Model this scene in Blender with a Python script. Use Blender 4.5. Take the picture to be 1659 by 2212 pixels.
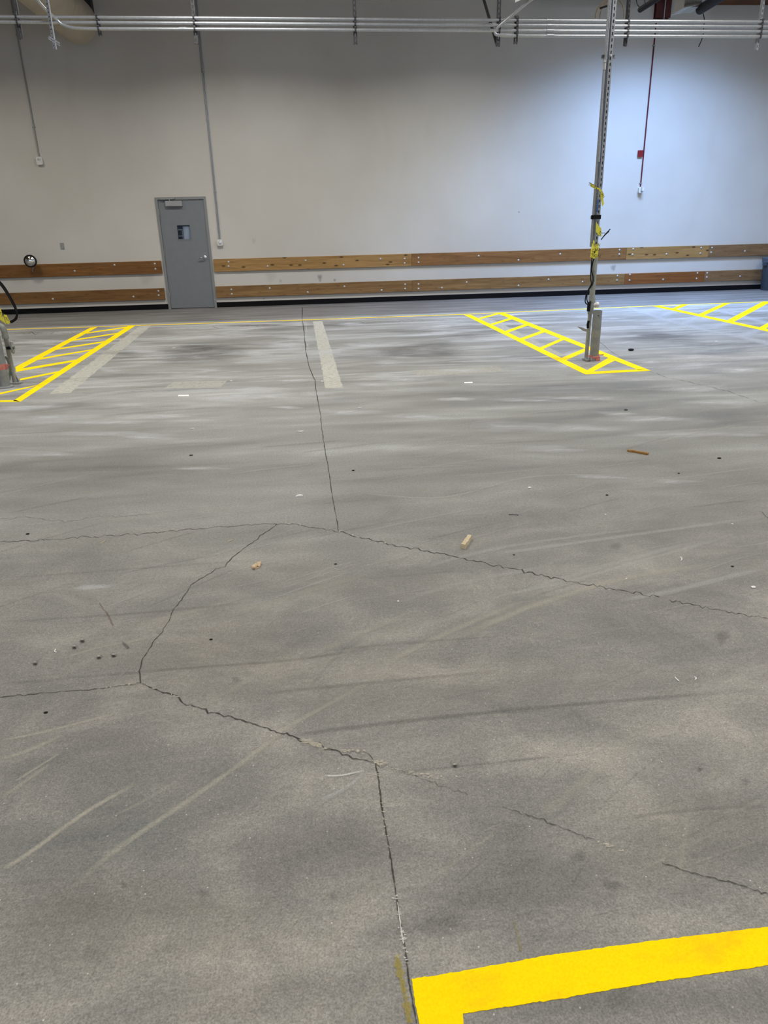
import bpy, math, random
from mathutils import Vector, Matrix
random.seed(7)
for o in list(bpy.data.objects): bpy.data.objects.remove(o)
sc = bpy.context.scene
col = sc.collection
V = Vector

# ------------------------------------------------------------------ camera
IW, IH = 1659, 2212
F_PX, PITCH, ROLL, YAW, HC, D = 1542.957, 0.368009, -0.0261482, 0.0900474, 1.33412, 16.18187
cp_, sp_ = math.cos(PITCH), math.sin(PITCH)
FW = V((math.sin(YAW)*cp_, math.cos(YAW)*cp_, -sp_))
R0 = V((math.cos(YAW), -math.sin(YAW), 0)); U0 = R0.cross(FW)
RT = math.cos(ROLL)*R0 + math.sin(ROLL)*U0
UP = -math.sin(ROLL)*R0 + math.cos(ROLL)*U0
cd = bpy.data.cameras.new('camera'); cam = bpy.data.objects.new('camera', cd); col.objects.link(cam)
cd.sensor_fit = 'VERTICAL'; cd.sensor_height = 36.0; cd.lens = 36.0*F_PX/IH
cd.clip_start = 0.05; cd.clip_end = 200
m3 = Matrix((RT, UP, -FW)).transposed()
cam.matrix_world = Matrix.Translation((0, 0, HC)) @ m3.to_4x4()
sc.camera = cam

# ------------------------------------------------------------------ world, exposure, lights
sc.view_settings.view_transform = 'Standard'; sc.view_settings.look = 'None'
sc.view_settings.gamma = 1.0; sc.view_settings.use_curve_mapping = False
sc.view_settings.exposure = 0.12
w = bpy.data.worlds.new('world'); sc.world = w; w.use_nodes = True
wn = w.node_tree.nodes; bg = wn['Background']
bg.inputs[0].default_value = (0.62, 0.75, 1.0, 1); bg.inputs[1].default_value = 3.0

def area(name, loc, sx, sy, power, colr, spread=180, rot=(0, 0, 0)):
    l = bpy.data.lights.new(name, 'AREA'); l.shape = 'RECTANGLE'; l.size = sx; l.size_y = sy
    l.energy = power; l.color = colr; l.spread = math.radians(spread)
    o = bpy.data.objects.new(name, l); col.objects.link(o); o.location = loc; o.rotation_euler = rot
    return o
WARM = (1.0, 0.93, 0.82); NEUT = (1.0, 0.972, 0.925); COOL = (0.37, 0.57, 1.0)
LAMPS = [(-6.0, 12.9, 5.35, 78, WARM, 'leftmost of the row nearest the far wall'), (-1.2, 12.9, 5.35, 112, NEUT, 'second from the left in the row nearest the far wall'),
         (3.0, 12.9, 5.35, 98, NEUT, 'third from the left in the row nearest the far wall'), (10.5, 12.9, 5.35, 42, NEUT, 'rightmost of the row nearest the far wall'),
         (-6.0, 7.2, 5.35, 100, NEUT, 'leftmost of the row over the bollards'), (-0.8, 7.2, 5.35, 125, NEUT, 'second from the left in the row over the bollards'),
         (4.6, 7.2, 5.35, 125, NEUT, 'third from the left in the row over the bollards'), (9.5, 7.2, 5.35, 90, NEUT, 'rightmost of the row over the bollards'),
         (-4.5, 1.0, 5.35, 95, NEUT, 'leftmost of the row over the foreground'), (1.5, 1.0, 5.35, 85, NEUT, 'middle one of the row over the foreground'),
         (7.0, 1.0, 5.35, 95, NEUT, 'rightmost of the row over the foreground'), (-4.0, -4.0, 5.35, 100, NEUT, 'left one of the rearmost pair'), (4.0, -4.0, 5.35, 100, NEUT, 'right one of the rearmost pair')]
for (lx, ly, lz, pw, lc, ln) in LAMPS:
    area('lamp_light', (lx, ly, lz-0.075), 1.2, 0.5, pw, lc, 150)
# daylight from the skylight above the right bay
area('skylight_light', (7.0, 13.6, 6.15), 2.4, 1.0, 420, COOL, 118)

# ------------------------------------------------------------------ picture <-> place helpers
def ray(u, v): return FW + (u-IW/2)/F_PX*RT - (v-IH/2)/F_PX*UP
def G(u, v, z=0.0):
    d = ray(u, v); t = (z-HC)/d.z
    return V((d.x*t, d.y*t, z))
def Pl(u, v, Y):
    d = ray(u, v); t = Y/d.y
    return V((d.x*t, Y, HC+d.z*t))
def Wp(u, v, off=0.0): return Pl(u, v, D-off)

# ------------------------------------------------------------------ materials
def newmat(name):
    m = bpy.data.materials.new(name); m.use_nodes = True
    return m, m.node_tree, m.node_tree.nodes['Principled BSDF']
def N(nt, typ, **kw):
    n = nt.nodes.new(typ)
    for k, v in kw.items():
        if k.startswith('i_'): n.inputs[k[2:].replace('_', ' ')].default_value = v
        else: setattr(n, k, v)
    return n
def mathn(nt, op, a, b=None, clamp=False):
    n = nt.nodes.new('ShaderNodeMath'); n.operation = op; n.use_clamp = clamp
    for i, x in enumerate((a, b)):
        if x is None: continue
        if isinstance(x, (int, float)): n.inputs[i].default_value = x
        else: nt.links.new(x, n.inputs[i])
    return n.outputs[0]
def mixc(nt, fac, a, b, blend='MIX'):
    n = nt.nodes.new('ShaderNodeMix'); n.data_type = 'RGBA'; n.blend_type = blend
    for s, x in ((n.inputs[0], fac), (n.inputs[6], a), (n.inputs[7], b)):
        if isinstance(x, (int, float)): s.default_value = x
        elif isinstance(x, tuple): s.default_value = x if len(x) == 4 else (*x, 1)
        else: nt.links.new(x, s)
    return n.outputs[2]
def ramp(nt, fac, stops):
    n = nt.nodes.new('ShaderNodeValToRGB'); cr = n.color_ramp
    while len(cr.elements) < len(stops): cr.elements.new(0.5)
    for e, (p, c) in zip(cr.elements, stops):
        e.position = p; e.color = (c, c, c, 1) if isinstance(c, (int, float)) else (*c, 1)
    nt.links.new(fac, n.inputs[0]); return n.outputs[0]
def noise(nt, vec, scale, detail=4, rough=0.5, dist=0.0):
    n = nt.nodes.new('ShaderNodeTexNoise'); n.inputs['Scale'].default_value = scale
    n.inputs['Detail'].default_value = detail; n.inputs['Roughness'].default_value = rough
    n.inputs['Distortion'].default_value = dist; nt.links.new(vec, n.inputs['Vector']); return n.outputs['Fac']
def mapping(nt, vec, scale=(1, 1, 1), rot=(0, 0, 0), loc=(0, 0, 0)):
    n = nt.nodes.new('ShaderNodeMapping'); n.inputs['Scale'].default_value = scale
    n.inputs['Rotation'].default_value = rot; n.inputs['Location'].default_value = loc
    nt.links.new(vec, n.inputs['Vector']); return n.outputs[0]
def srgb(r, g, b):
    f = lambda c: (c/255/12.92) if c/255 <= 0.04045 else ((c/255+0.055)/1.055)**2.4
    return (f(r), f(g), f(b))

def simple(name, c, rough=0.6, metal=0.0, var=0.08, scale=30.0, bump=0.0, spec=0.5):
    m, nt, b = newmat(name)
    tc = N(nt, 'ShaderNodeTexCoord').outputs['Object']
    f = noise(nt, tc, scale, 5, 0.6)
    lo = tuple(x*(1-var*2) for x in c); hi = tuple(min(1, x*(1+var*2)) for x in c)
    nt.links.new(ramp(nt, f, [(0.3, lo), (0.7, hi)]), b.inputs['Base Color'])
    b.inputs['Roughness'].default_value = rough; b.inputs['Metallic'].default_value = metal
    b.inputs['Specular IOR Level'].default_value = spec
    if bump:
        bn = N(nt, 'ShaderNodeBump'); bn.inputs['Strength'].default_value = bump; bn.inputs['Distance'].default_value = 0.002
        nt.links.new(f, bn.inputs['Height']); nt.links.new(bn.outputs[0], b.inputs['Normal'])
    return m

M = {}
M['galv'] = simple('galvanised_steel', (0.42, 0.44, 0.46), 0.42, 0.75, 0.10, 60)
M['galv_dull'] = simple('dull_galvanised_steel', (0.30, 0.31, 0.30), 0.55, 0.35, 0.10, 40)
M['conduit'] = simple('conduit_steel', (0.46, 0.48, 0.50), 0.38, 0.7, 0.05, 40)
M['hanger'] = simple('hanger_steel', (0.075, 0.075, 0.08), 0.5, 0.5, 0.15, 40)
M['dark_metal'] = simple('dark_metal', (0.05, 0.05, 0.055), 0.5, 0.5, 0.1)
M['chrome'] = simple('chrome', (0.8, 0.8, 0.8), 0.15, 1.0, 0.02)
M['mirror'] = simple('mirror_silver', (0.85, 0.86, 0.87), 0.03, 1.0, 0.0)
M['black'] = simple('black_rubber', (0.008, 0.008, 0.009), 0.7, 0, 0.1, spec=0.15)
M['blackbase'] = simple('black_vinyl', (0.004, 0.004, 0.005), 0.8, 0, 0.1, spec=0.15)
M['door'] = simple('grey_door_paint', srgb(116, 121, 125), 0.5, 0, 0.02, 8)
M['doorframe'] = simple('grey_frame_paint', srgb(128, 130, 130), 0.5, 0, 0.02, 8)
M['closer'] = simple('closer_paint', srgb(150, 151, 152), 0.45, 0.1, 0.02, 8)
M['white_plastic'] = simple('white_plastic', (0.62, 0.62, 0.60), 0.45, 0, 0.03)
M['red'] = simple('red_paint', srgb(120, 8, 18), 0.5, 0, 0.05)
M['red_conduit'] = simple('red_conduit_paint', srgb(92, 26, 36), 0.6, 0, 0.05, spec=0.2)
M['redtape'] = simple('pink_red_tape', srgb(186, 112, 106), 0.6, 0, 0.1)
M['oxide'] = simple('red_oxide_steel', srgb(72, 22, 16), 0.65, 0, 0.15, 6)
M['duct'] = simple('cream_duct_paint', srgb(176, 166, 146), 0.6, 0, 0.04, 3)
M['can'] = simple('blue_grey_plastic', srgb(62, 70, 82), 0.55, 0, 0.06, 10)
M['can_rim'] = simple('blue_grey_rim', srgb(82, 96, 110), 0.5, 0, 0.06, 10)
M['ducttape'] = simple('silver_duct_tape', srgb(140, 140, 134), 0.5, 0.2, 0.05, 50)
M['pipe'] = simple('grey_painted_pipe', srgb(150, 152, 144), 0.5, 0.25, 0.08, 25)
M['bollard'] = simple('zinc_pipe', srgb(134, 137, 136), 0.48, 0.35, 0.10, 12)
M['cautape'] = simple('caution_yellow_tape', srgb(232, 222, 70), 0.4, 0, 0.05, 20)
M['bluetape'] = simple('blue_label', srgb(50, 90, 160), 0.5, 0, 0.05)
M['ink'] = simple('black_ink', (0.015, 0.015, 0.01), 0.6, 0, 0.05)
M['hose_grey'] = simple('grey_green_cable', srgb(120, 132, 122), 0.5, 0, 0.05)
M['white'] = simple('white_fragment', (0.80, 0.80, 0.77), 0.5, 0, 0.05)
M['cardboard'] = simple('cardboard', srgb(196, 172, 138), 0.8, 0, 0.12, 60)
M['bright_steel'] = simple('bright_bolt', (0.48, 0.48, 0.46), 0.5, 0.3, 0.05)
M['paper'] = simple('pale_paper', (0.62, 0.70, 0.80), 0.5, 0, 0.02)
M['brownwire'] = simple('brown_wire', srgb(120, 90, 50), 0.6, 0, 0.1)
M['dark_room'] = simple('dark_room_paint', (0.02, 0.022, 0.03), 0.9, 0, 0.1)
M['ceil'] = simple('ceiling_deck', (0.20, 0.12, 0.065), 0.8, 0, 0.12, 2)
M['lamp_housing'] = simple('lamp_housing', (0.5, 0.5, 0.5), 0.4, 0.3, 0.02)

def mat_wall():
    m, nt, b = newmat('painted_wall')
    tc = N(nt, 'ShaderNodeTexCoord').outputs['Object']
    f1 = noise(nt, tc, 0.45, 3, 0.5); f2 = noise(nt, tc, 60, 3, 0.6)
    f3 = noise(nt, mapping(nt, tc, (1.1, 1, 0.35)), 1.0, 4, 0.5, 0.8)
    c = mixc(nt, ramp(nt, f1, [(0.35, 0.0), (0.65, 1.0)]), srgb(190, 187, 180), srgb(200, 198, 192))
    c = mixc(nt, ramp(nt, f3, [(0.56, 0.0), (0.75, 0.18)]), c, srgb(176, 168, 156))
    nt.links.new(c, b.inputs['Base Color'])
    b.inputs['Roughness'].default_value = 0.75; b.inputs['Specular IOR Level'].default_value = 0.25
    bn = N(nt, 'ShaderNodeBump'); bn.inputs['Strength'].default_value = 0.12; bn.inputs['Distance'].default_value = 0.004
    nt.links.new(f2, bn.inputs['Height']); nt.links.new(bn.outputs[0], b.inputs['Normal'])
    return m
M['wall'] = mat_wall()

def mat_wood(name, lo, hi, seed, dark=0.14):
    m, nt, b = newmat(name)
    tc = N(nt, 'ShaderNodeTexCoord').outputs['Object']
    v = mapping(nt, tc, (0.55, 1, 9.0), loc=(seed*3.1, seed, seed*0.7))
    g = noise(nt, v, 1.6, 7, 0.62, 1.2)
    g2 = noise(nt, mapping(nt, tc, (1.6, 1, 40), loc=(seed, 0, 0)), 2.0, 4, 0.6, 0.3)
    c = ramp(nt, g, [(0.30, lo), (0.50, tuple((a+h)/2 for a, h in zip(lo, hi))), (0.68, hi)])
    c = mixc(nt, ramp(nt, g2, [(0.35, 0.35), (0.6, 0.0)]), c, tuple(x*0.5 for x in lo))
    # knots
    vo = N(nt, 'ShaderNodeTexVoronoi'); vo.voronoi_dimensions = '2D'; vo.inputs['Scale'].default_value = 1.0; vo.inputs['Randomness'].default_value = 1.0
    nt.links.new(mapping(nt, tc, (2.4, 1, 6.0), rot=(math.radians(90), 0, 0), loc=(seed*1.7, seed, 0)), vo.inputs['Vector'])
    k = ramp(nt, vo.outputs['Distance'], [(0.06, 1.0), (0.13, 0.0)])
    c = mixc(nt, mathn(nt, 'MULTIPLY', k, dark*2), c, tuple(x*0.28 for x in lo))
    nt.links.new(c, b.inputs['Base Color']); b.inputs['Roughness'].default_value = 0.55
    b.inputs['Specular IOR Level'].default_value = 0.35
    return m
M['wood_orange'] = mat_wood('orange_stained_timber', srgb(104, 68, 30), srgb(142, 100, 52), 1)
M['wood_orange2'] = mat_wood('brown_stained_timber', srgb(100, 68, 34), srgb(140, 104, 60), 2)
M['wood_pale'] = mat_wood('pale_knotty_timber', srgb(138, 104, 56), srgb(176, 140, 88), 3, 0.5)
M['wood_mid'] = mat_wood('mid_brown_timber', srgb(112, 76, 38), srgb(148, 108, 64), 4)
M['wood_mid2'] = mat_wood('worn_brown_timber', srgb(110, 80, 44), srgb(152, 120, 76), 5)
M['wood_grey'] = mat_wood('greyish_brown_timber', srgb(112, 86, 56), srgb(146, 116, 82), 6)
M['wood_red'] = mat_wood('reddish_timber', srgb(114, 68, 30), srgb(146, 94, 46), 7)
M['wood_dark'] = mat_wood('dark_ceiling_timber', srgb(70, 36, 10), srgb(116, 66, 22), 8)
M['stickwood'] = simple('splintered_wood', srgb(196, 180, 148), 0.75, 0, 0.12, 120)
M['stickdark'] = simple('brown_bark', srgb(150, 110, 55), 0.8, 0, 0.25, 90)

def mat_floor():
    m, nt, b = newmat('worn_concrete')
    tc = N(nt, 'ShaderNodeTexCoord').outputs['Object']
    sep = N(nt, 'ShaderNodeSeparateXYZ'); nt.links.new(tc, sep.inputs[0])
    wob = mathn(nt, 'MULTIPLY', mathn(nt, 'SUBTRACT', noise(nt, tc, 0.5, 3), 0.5), 2.5)
    Y = mathn(nt, 'ADD', sep.outputs['Y'], wob)
    far = N(nt, 'ShaderNodeMapRange', interpolation_type='SMOOTHSTEP'); far.inputs[1].default_value = 2.0; far.inputs[2].default_value = 4.6
    nt.links.new(Y, far.inputs[0]); far = far.outputs[0]
    # streaks: swept along X far away, diagonal close by
    a1 = noise(nt, mapping(nt, tc, (0.42, 1.25, 1), rot=(0, 0, math.radians(-6))), 1.0, 9, 0.62, 0.7)
    a2 = noise(nt, mapping(nt, tc, (0.7, 3.6, 1), rot=(0, 0, math.radians(4)), loc=(3, 7, 0)), 1.0, 8, 0.6, 0.35)
    d1 = noise(nt, mapping(nt, tc, (0.75, 3.4, 1), rot=(0, 0, math.radians(-42)), loc=(1, 2, 0)), 1.0, 8, 0.6, 0.3)
    d2 = noise(nt, mapping(nt, tc, (1.3, 1.6, 1), loc=(5, 1, 0)), 2.0, 9, 0.68, 0.6)
    sA = mathn(nt, 'ADD', mathn(nt, 'MULTIPLY', a1, 0.6), mathn(nt, 'MULTIPLY', a2, 0.4))
    sD = mathn(nt, 'ADD', mathn(nt, 'MULTIPLY', d1, 0.45), mathn(nt, 'MULTIPLY', d2, 0.55))
    cA = ramp(nt, sA, [(0.36, srgb(108, 108, 105)), (0.47, srgb(130, 130, 125)), (0.55, srgb(143, 144, 140)), (0.66, srgb(168, 170, 168))])
    cD = ramp(nt, sD, [(0.36, srgb(109, 108, 105)), (0.50, srgb(130, 128, 122)), (0.64, srgb(156, 152, 144))])
    c = mixc(nt, far, cD, cA)
    # pale drywall dust in the bay between the painted lines
    bay = N(nt, 'ShaderNodeMapRange', interpolation_type='SMOOTHSTEP'); bay.inputs[1].default_value = 5.6; bay.inputs[2].default_value = 7.4
    nt.links.new(Y, bay.inputs[0])
    w1 = noise(nt, mapping(nt, tc, (0.42, 1.9, 1), rot=(0, 0, math.radians(5)), loc=(9, 3, 0)), 1.3, 10, 0.66, 0.9)
    c = mixc(nt, mathn(nt, 'MULTIPLY', bay.outputs[0], ramp(nt, w1, [(0.50, 0.0), (0.70, 0.7)])), c, srgb(192, 195, 198))
    # old oil and tyre grime
    g1 = noise(nt, mapping(nt, tc, (0.5, 1.5, 1), loc=(2, 11, 0)), 1.1, 7, 0.6, 0.6)
    c = mixc(nt, mathn(nt, 'MULTIPLY', bay.outputs[0], ramp(nt, g1, [(0.52, 0.0), (0.74, 0.45)])), c, srgb(96, 93, 92))
    # cleaner, darker aisle by the wall beyond the long line
    ais = N(nt, 'ShaderNodeMapRange', interpolation_type='SMOOTHSTEP'); ais.inputs[1].default_value = 13.25; ais.inputs[2].default_value = 13.55
    nt.links.new(mathn(nt, 'ADD', sep.outputs['Y'], mathn(nt, 'MULTIPLY', wob, 0.12)), ais.inputs[0])
    c = mixc(nt, mathn(nt, 'MULTIPLY', ais.outputs[0], 0.8), c, mixc(nt, ramp(nt, a2, [(0.4, 0), (0.65, 1)]), srgb(90, 88, 87), srgb(118, 116, 114)))
    # sand grain
    s1 = noise(nt, tc, 210, 3, 0.7); s2 = noise(nt, tc, 75, 3, 0.7)
    c = mixc(nt, 1.0, c, ramp(nt, s1, [(0.25, 0.55), (0.5, 0.98), (0.75, 1.42)]), 'MULTIPLY')
    c = mixc(nt, 1.0, c, ramp(nt, s2, [(0.28, 0.80), (0.72, 1.20)]), 'MULTIPLY')
    vo = N(nt, 'ShaderNodeTexVoronoi'); vo.inputs['Scale'].default_value = 26; nt.links.new(tc, vo.inputs['Vector'])
    c = mixc(nt, ramp(nt, vo.outputs['Distance'], [(0.035, 0.8), (0.06, 0.0)]), c, srgb(205, 203, 196))
    nt.links.new(c, b.inputs['Base Color'])
    nt.links.new(ramp(nt, sA, [(0.35, 0.50), (0.65, 0.72)]), b.inputs['Roughness'])
    b.inputs['Specular IOR Level'].default_value = 0.35
    bn = N(nt, 'ShaderNodeBump'); bn.inputs['Strength'].default_value = 0.35; bn.inputs['Distance'].default_value = 0.002
    nt.links.new(s1, bn.inputs['Height']); nt.links.new(bn.outputs[0], b.inputs['Normal'])
    return m
M['floor'] = mat_floor()

def mat_stain(name, breakup, hard):
    m, nt, b = newmat(name)
    tc = N(nt, 'ShaderNodeTexCoord').outputs['Object']
    at = N(nt, 'ShaderNodeVertexColor', layer_name='stain')
    tr = N(nt, 'ShaderNodeBsdfTransparent'); mx = N(nt, 'ShaderNodeMixShader')
    out = nt.nodes['Material Output']
    s1 = noise(nt, tc, 210, 3, 0.7)
    c = mixc(nt, 1.0, at.outputs['Color'], ramp(nt, s1, [(0.25, 0.7), (0.5, 1.0), (0.75, 1.3)]), 'MULTIPLY')
    nt.links.new(c, b.inputs['Base Color']); b.inputs['Roughness'].default_value = 0.7; b.inputs['Specular IOR Level'].default_value = 0.25
    if hard: f = noise(nt, tc, 22, 6, 0.75, 0.4); rf = ramp(nt, f, [(0.36, 1-breakup), (0.52, 1.0)])
    else: f = noise(nt, mapping(nt, tc, (1.0, 3.2, 1), rot=(0, 0, math.radians(3))), 2.2, 9, 0.68, 0.8); rf = ramp(nt, f, [(0.36, 1-breakup), (0.62, 1.0)])
    fac = mathn(nt, 'MULTIPLY', at.outputs['Alpha'], rf, True)
    nt.links.new(fac, mx.inputs[0]); nt.links.new(tr.outputs[0], mx.inputs[1]); nt.links.new(b.outputs[0], mx.inputs[2])
    nt.links.new(mx.outputs[0], out.inputs['Surface'])
    return m
M['stain_soft'] = mat_stain('soft_floor_stain', 0.75, False)
M['stain_hard'] = mat_stain('hard_floor_mark', 0.55, True)
M['stain_line'] = mat_stain('floor_scrape', 0.35, True)

def mat_paint():
    m, nt, b = newmat('yellow_road_paint')
    tc = N(nt, 'ShaderNodeTexCoord').outputs['Object']
    f = noise(nt, mapping(nt, tc, (1, 2.4, 1), rot=(0, 0, 0.9)), 3.0, 6, 0.6, 0.4); s = noise(nt, tc, 180, 3, 0.7)
    c = ramp(nt, f, [(0.32, (0.96, 0.58, 0.005)), (0.42, (1.0, 0.70, 0.0)), (0.7, (1.0, 0.73, 0.0))])
    c = mixc(nt, 1.0, c, ramp(nt, s, [(0.3, 0.9), (0.7, 1.06)]), 'MULTIPLY')
    nt.links.new(c, b.inputs['Base Color']); b.inputs['Roughness'].default_value = 0.75; b.inputs['Specular IOR Level'].default_value = 0.08
    return m
M['paint'] = mat_paint()
def mat_glass():
    m, nt, b = newmat('door_glass')
    b.inputs['Base Color'].default_value = (0.9, 0.95, 1, 1); b.inputs['Transmission Weight'].default_value = 1.0
    b.inputs['Roughness'].default_value = 0.02; b.inputs['IOR'].default_value = 1.1
    return m
M['glass'] = mat_glass()
def mat_emit(name, c, s):
    m, nt, b = newmat(name)
    b.inputs['Base Color'].default_value = (*c, 1); b.inputs['Emission Color'].default_value = (*c, 1); b.inputs['Emission Strength'].default_value = s
    return m
M['lampglow'] = mat_emit('lamp_diffuser', (1, 0.97, 0.9), 4.0)

# ------------------------------------------------------------------ mesh builder
class MB:
    def __init__(s): s.v = []; s.f = []; s.m = []; s.c = []; s.cur = 0; s.cc = (0, 0, 0, 0)
    def add(s, vs, fs, cs=None):
        o = len(s.v); s.v += [tuple(x) for x in vs]; s.f += [[i+o for i in f] for f in fs]
        s.m += [s.cur]*len(fs); s.c += (cs if cs else [s.cc]*len(vs)); return s
    def box(s, lo, hi, mat=None):
        (x0, y0, z0), (x1, y1, z1) = lo, hi
        vs = [V(p) for p in ((x0,y0,z0),(x1,y0,z0),(x1,y1,z0),(x0,y1,z0),(x0,y0,z1),(x1,y0,z1),(x1,y1,z1),(x0,y1,z1))]
        if mat is not None: vs = [mat @ p for p in vs]
        return s.add(vs, [(0,3,2,1),(4,5,6,7),(0,1,5,4),(1,2,6,5),(2,3,7,6),(3,0,4,7)])
    def prism(s, pts, n, mat=None):           # planar polygon pts extruded by vector n
        k = len(pts); a = [V(p) for p in pts]; b = [V(p)+V(n) for p in pts]
        vs = a+b
        if mat is not None: vs = [mat @ p for p in vs]
        return s.add(vs, [tuple(range(k))[::-1], tuple(range(k, 2*k))]+[(i, (i+1) % k, (i+1) % k+k, i+k) for i in range(k)])
    def tube(s, pts, r, n=12, caps=True, taper=None):
        pts = [V(p) for p in pts]; k = len(pts); rings = []
        t0 = (pts[1]-pts[0]).normalized(); ref = V((0, 0, 1)) if abs(t0.z) < 0.9 else V((1, 0, 0))
        nrm = t0.cross(ref).normalized()
        for i, p in enumerate(pts):
            t = (pts[min(i+1, k-1)]-pts[max(i-1, 0)]).normalized()
            nrm = (nrm-t*nrm.dot(t)).normalized(); bi = t.cross(nrm)
            rr = r if taper is None else taper[i]
            rings += [p+rr*(math.cos(2*math.pi*j/n)*nrm+math.sin(2*math.pi*j/n)*bi) for j in range(n)]
        fs = [(i*n+j, i*n+(j+1) % n, (i+1)*n+(j+1) % n, (i+1)*n+j) for i in range(k-1) for j in range(n)]
        if caps: fs += [tuple(range(n))[::-1], tuple((k-1)*n+j for j in range(n))]
        return s.add(rings, fs)
    def lathe(s, c, prof, n=24, axis='z', mat=None):   # prof: list of (r, h)
        vs = []
        for (r, h) in prof:
            for j in range(n):
                a = 2*math.pi*j/n; x, y = r*math.cos(a), r*math.sin(a)
                p = V((x, y, h)) if axis == 'z' else (V((x, h, y)) if axis == 'y' else V((h, x, y)))
                vs.append(V(c)+p if mat is None else mat @ p)
        k = len(prof)
        fs = [(i*n+j, i*n+(j+1) % n, (i+1)*n+(j+1) % n, (i+1)*n+j) for i in range(k-1) for j in range(n)]
        fs += [tuple(range(n))[::-1], tuple((k-1)*n+j for j in range(n))]
        return s.add(vs, fs)
    def ball(s, c, r, n=12, sq=(1, 1, 1)):
        prof = [(max(1e-4, r*math.sin(math.pi*i/n)), -r*math.cos(math.pi*i/n)) for i in range(n+1)]
        o = len(s.v); s.lathe((0, 0, 0), prof, n)
        for i in range(o, len(s.v)):
            x, y, z = s.v[i]; s.v[i] = (c[0]+x*sq[0], c[1]+y*sq[1], c[2]+z*sq[2])
        return s

def put(name, mb, mats, parent=None, origin=None, smooth=True, **props):
    if not isinstance(mats, (list, tuple)): mats = [mats]
    if parent is not None: org = parent['_o']; org = V(org)
    elif origin is not None: org = V(origin)
    else: org = V((0, 0, 0))
    me = bpy.data.meshes.new(name)
    me.from_pydata([tuple(V(p)-org) for p in mb.v], [], mb.f)
    for x in mats: me.materials.append(M[x] if isinstance(x, str) else x)
    me.polygons.foreach_set('material_index', mb.m)
    if any(c[3] > 0 for c in mb.c):
        at = me.color_attributes.new('stain', 'FLOAT_COLOR', 'POINT')
        at.data.foreach_set('color', [x for c in mb.c for x in c])
    me.update(calc_edges=True); me.validate()
    if smooth:
        me.shade_smooth(); me.set_sharp_from_angle(angle=math.radians(35))
    o = bpy.data.objects.new(name, me); col.objects.link(o)
    if parent is not None: o.parent = parent; o.location = (0, 0, 0) if not parent.get('_top') else org-V(parent['_o'])
    else: o.location = org
    o['_o'] = tuple(org)
    for k, x in props.items(): o[k] = x
    return o
def empty(name, loc, label, cat, group=None):
    o = bpy.data.objects.new(name, None); col.objects.link(o); o.location = loc; o['_o'] = tuple(loc)
    o.empty_display_size = 0.1; o['label'] = label; o['category'] = cat
    if group: o['group'] = group
    return o
def thing(name, mb, mats, label, cat, origin, group=None, smooth=True):
    o = put(name, mb, mats, None, origin, smooth, label=label, category=cat)
    if group: o['group'] = group
    return o
def struct(name, mb, mats, smooth=False): return put(name, mb, mats, None, None, smooth, kind='structure')

# ------------------------------------------------------------------ room shell
CEIL = 6.3; XL, XR, YB = -13.0, 16.0, -9.0
# door hole
dx0, dx1, dz1 = -3.0374, -2.0207, 2.184
wl = MB()
wl.box((XL, D, 0), (dx0+0.02, D+0.2, CEIL)).box((dx1-0.02, D, 0), (XR, D+0.2, CEIL)).box((dx0+0.02, D, dz1-0.02), (dx1-0.02, D+0.2, CEIL))
def wscuff(u, v, du, dv, rgb, a):
    c = Wp(u, v, 0.0006); rx = (Wp(u+du, v)-c).length; rz = (Wp(u, v-dv)-c).length; n = 18; vs = [c]; cs = [(*rgb, a)]
    for ring, al in ((0.5, 0.7), (1.0, 0.0)):
        for j in range(n):
            t = 2*math.pi*j/n; k = ring*(1+0.2*math.sin(3*t+u)+0.12*math.sin(7*t+v)); vs.append(c+V((rx*k*math.cos(t), 0, rz*k*math.sin(t)))); cs.append((*rgb, a*al))
    wl.cur = 1; wl.add(vs, [(0, 1+j, 1+(j+1) % n) for j in range(n)]+[(1+j, 1+n+j, 1+n+(j+1) % n, 1+(j+1) % n) for j in range(n)], cs); wl.cur = 0
for (u, v, du, dv, a) in [(691, 600, 6, 10, .4), (723, 605, 4, 4, .35), (606, 607, 4, 5, .25), (585, 598, 14, 16, .12), (1325, 578, 7, 8, .35), (315, 602, 20, 16, .14), (548, 520, 5, 8, .15), (1121, 458, 2, 2, .6), (570, 645, 3, 3, .3), (1560, 590, 12, 5, .12)]:
    wscuff(u, v, du, dv, srgb(110, 106, 102), a)
struct('wall_front', wl, ['wall', 'stain_hard'])
struct('wall_left', MB().box((XL-0.2, YB, 0), (XL, D+0.2, CEIL)), 'wall')
# wall on the right and behind, with daylight openings
wr = MB(); wr.box((XR, YB, 0), (XR+0.2, 1, CEIL)).box((XR, 5, 0), (XR+0.2, D+0.2, CEIL)).box((XR, 1, 4.0), (XR+0.2, 5, CEIL))
struct('wall_right', wr, 'wall')
wb = MB(); xs = [XL, -9, -6, -3.5, -0.5, 2, 5, 8, 11, XR]
for i in range(0, len(xs)-1):
    if i % 2 == 0: wb.box((xs[i], YB-0.2, 0), (xs[i+1], YB, CEIL))
    else: wb.box((xs[i], YB-0.2, 3.6), (xs[i+1], YB, CEIL)).box((xs[i], YB-0.2, 0), (xs[i+1], YB, 0.9))
struct('wall_back', wb, 'wall')
# ceiling with a skylight well
sx0, sx1, sy0, sy1 = 5.7, 8.3, 13.0, 14.2
cb = MB(); cb.box((XL, YB, CEIL), (sx0, D+0.2, CEIL+0.2)).box((sx1, YB, CEIL), (XR, D+0.2, CEIL+0.2))
cb.box((sx0, YB, CEIL), (sx1, sy0, CEIL+0.2)).box((sx0, sy1, CEIL), (sx1, D+0.2, CEIL+0.2))
struct('ceiling', cb, 'ceil')

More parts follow.
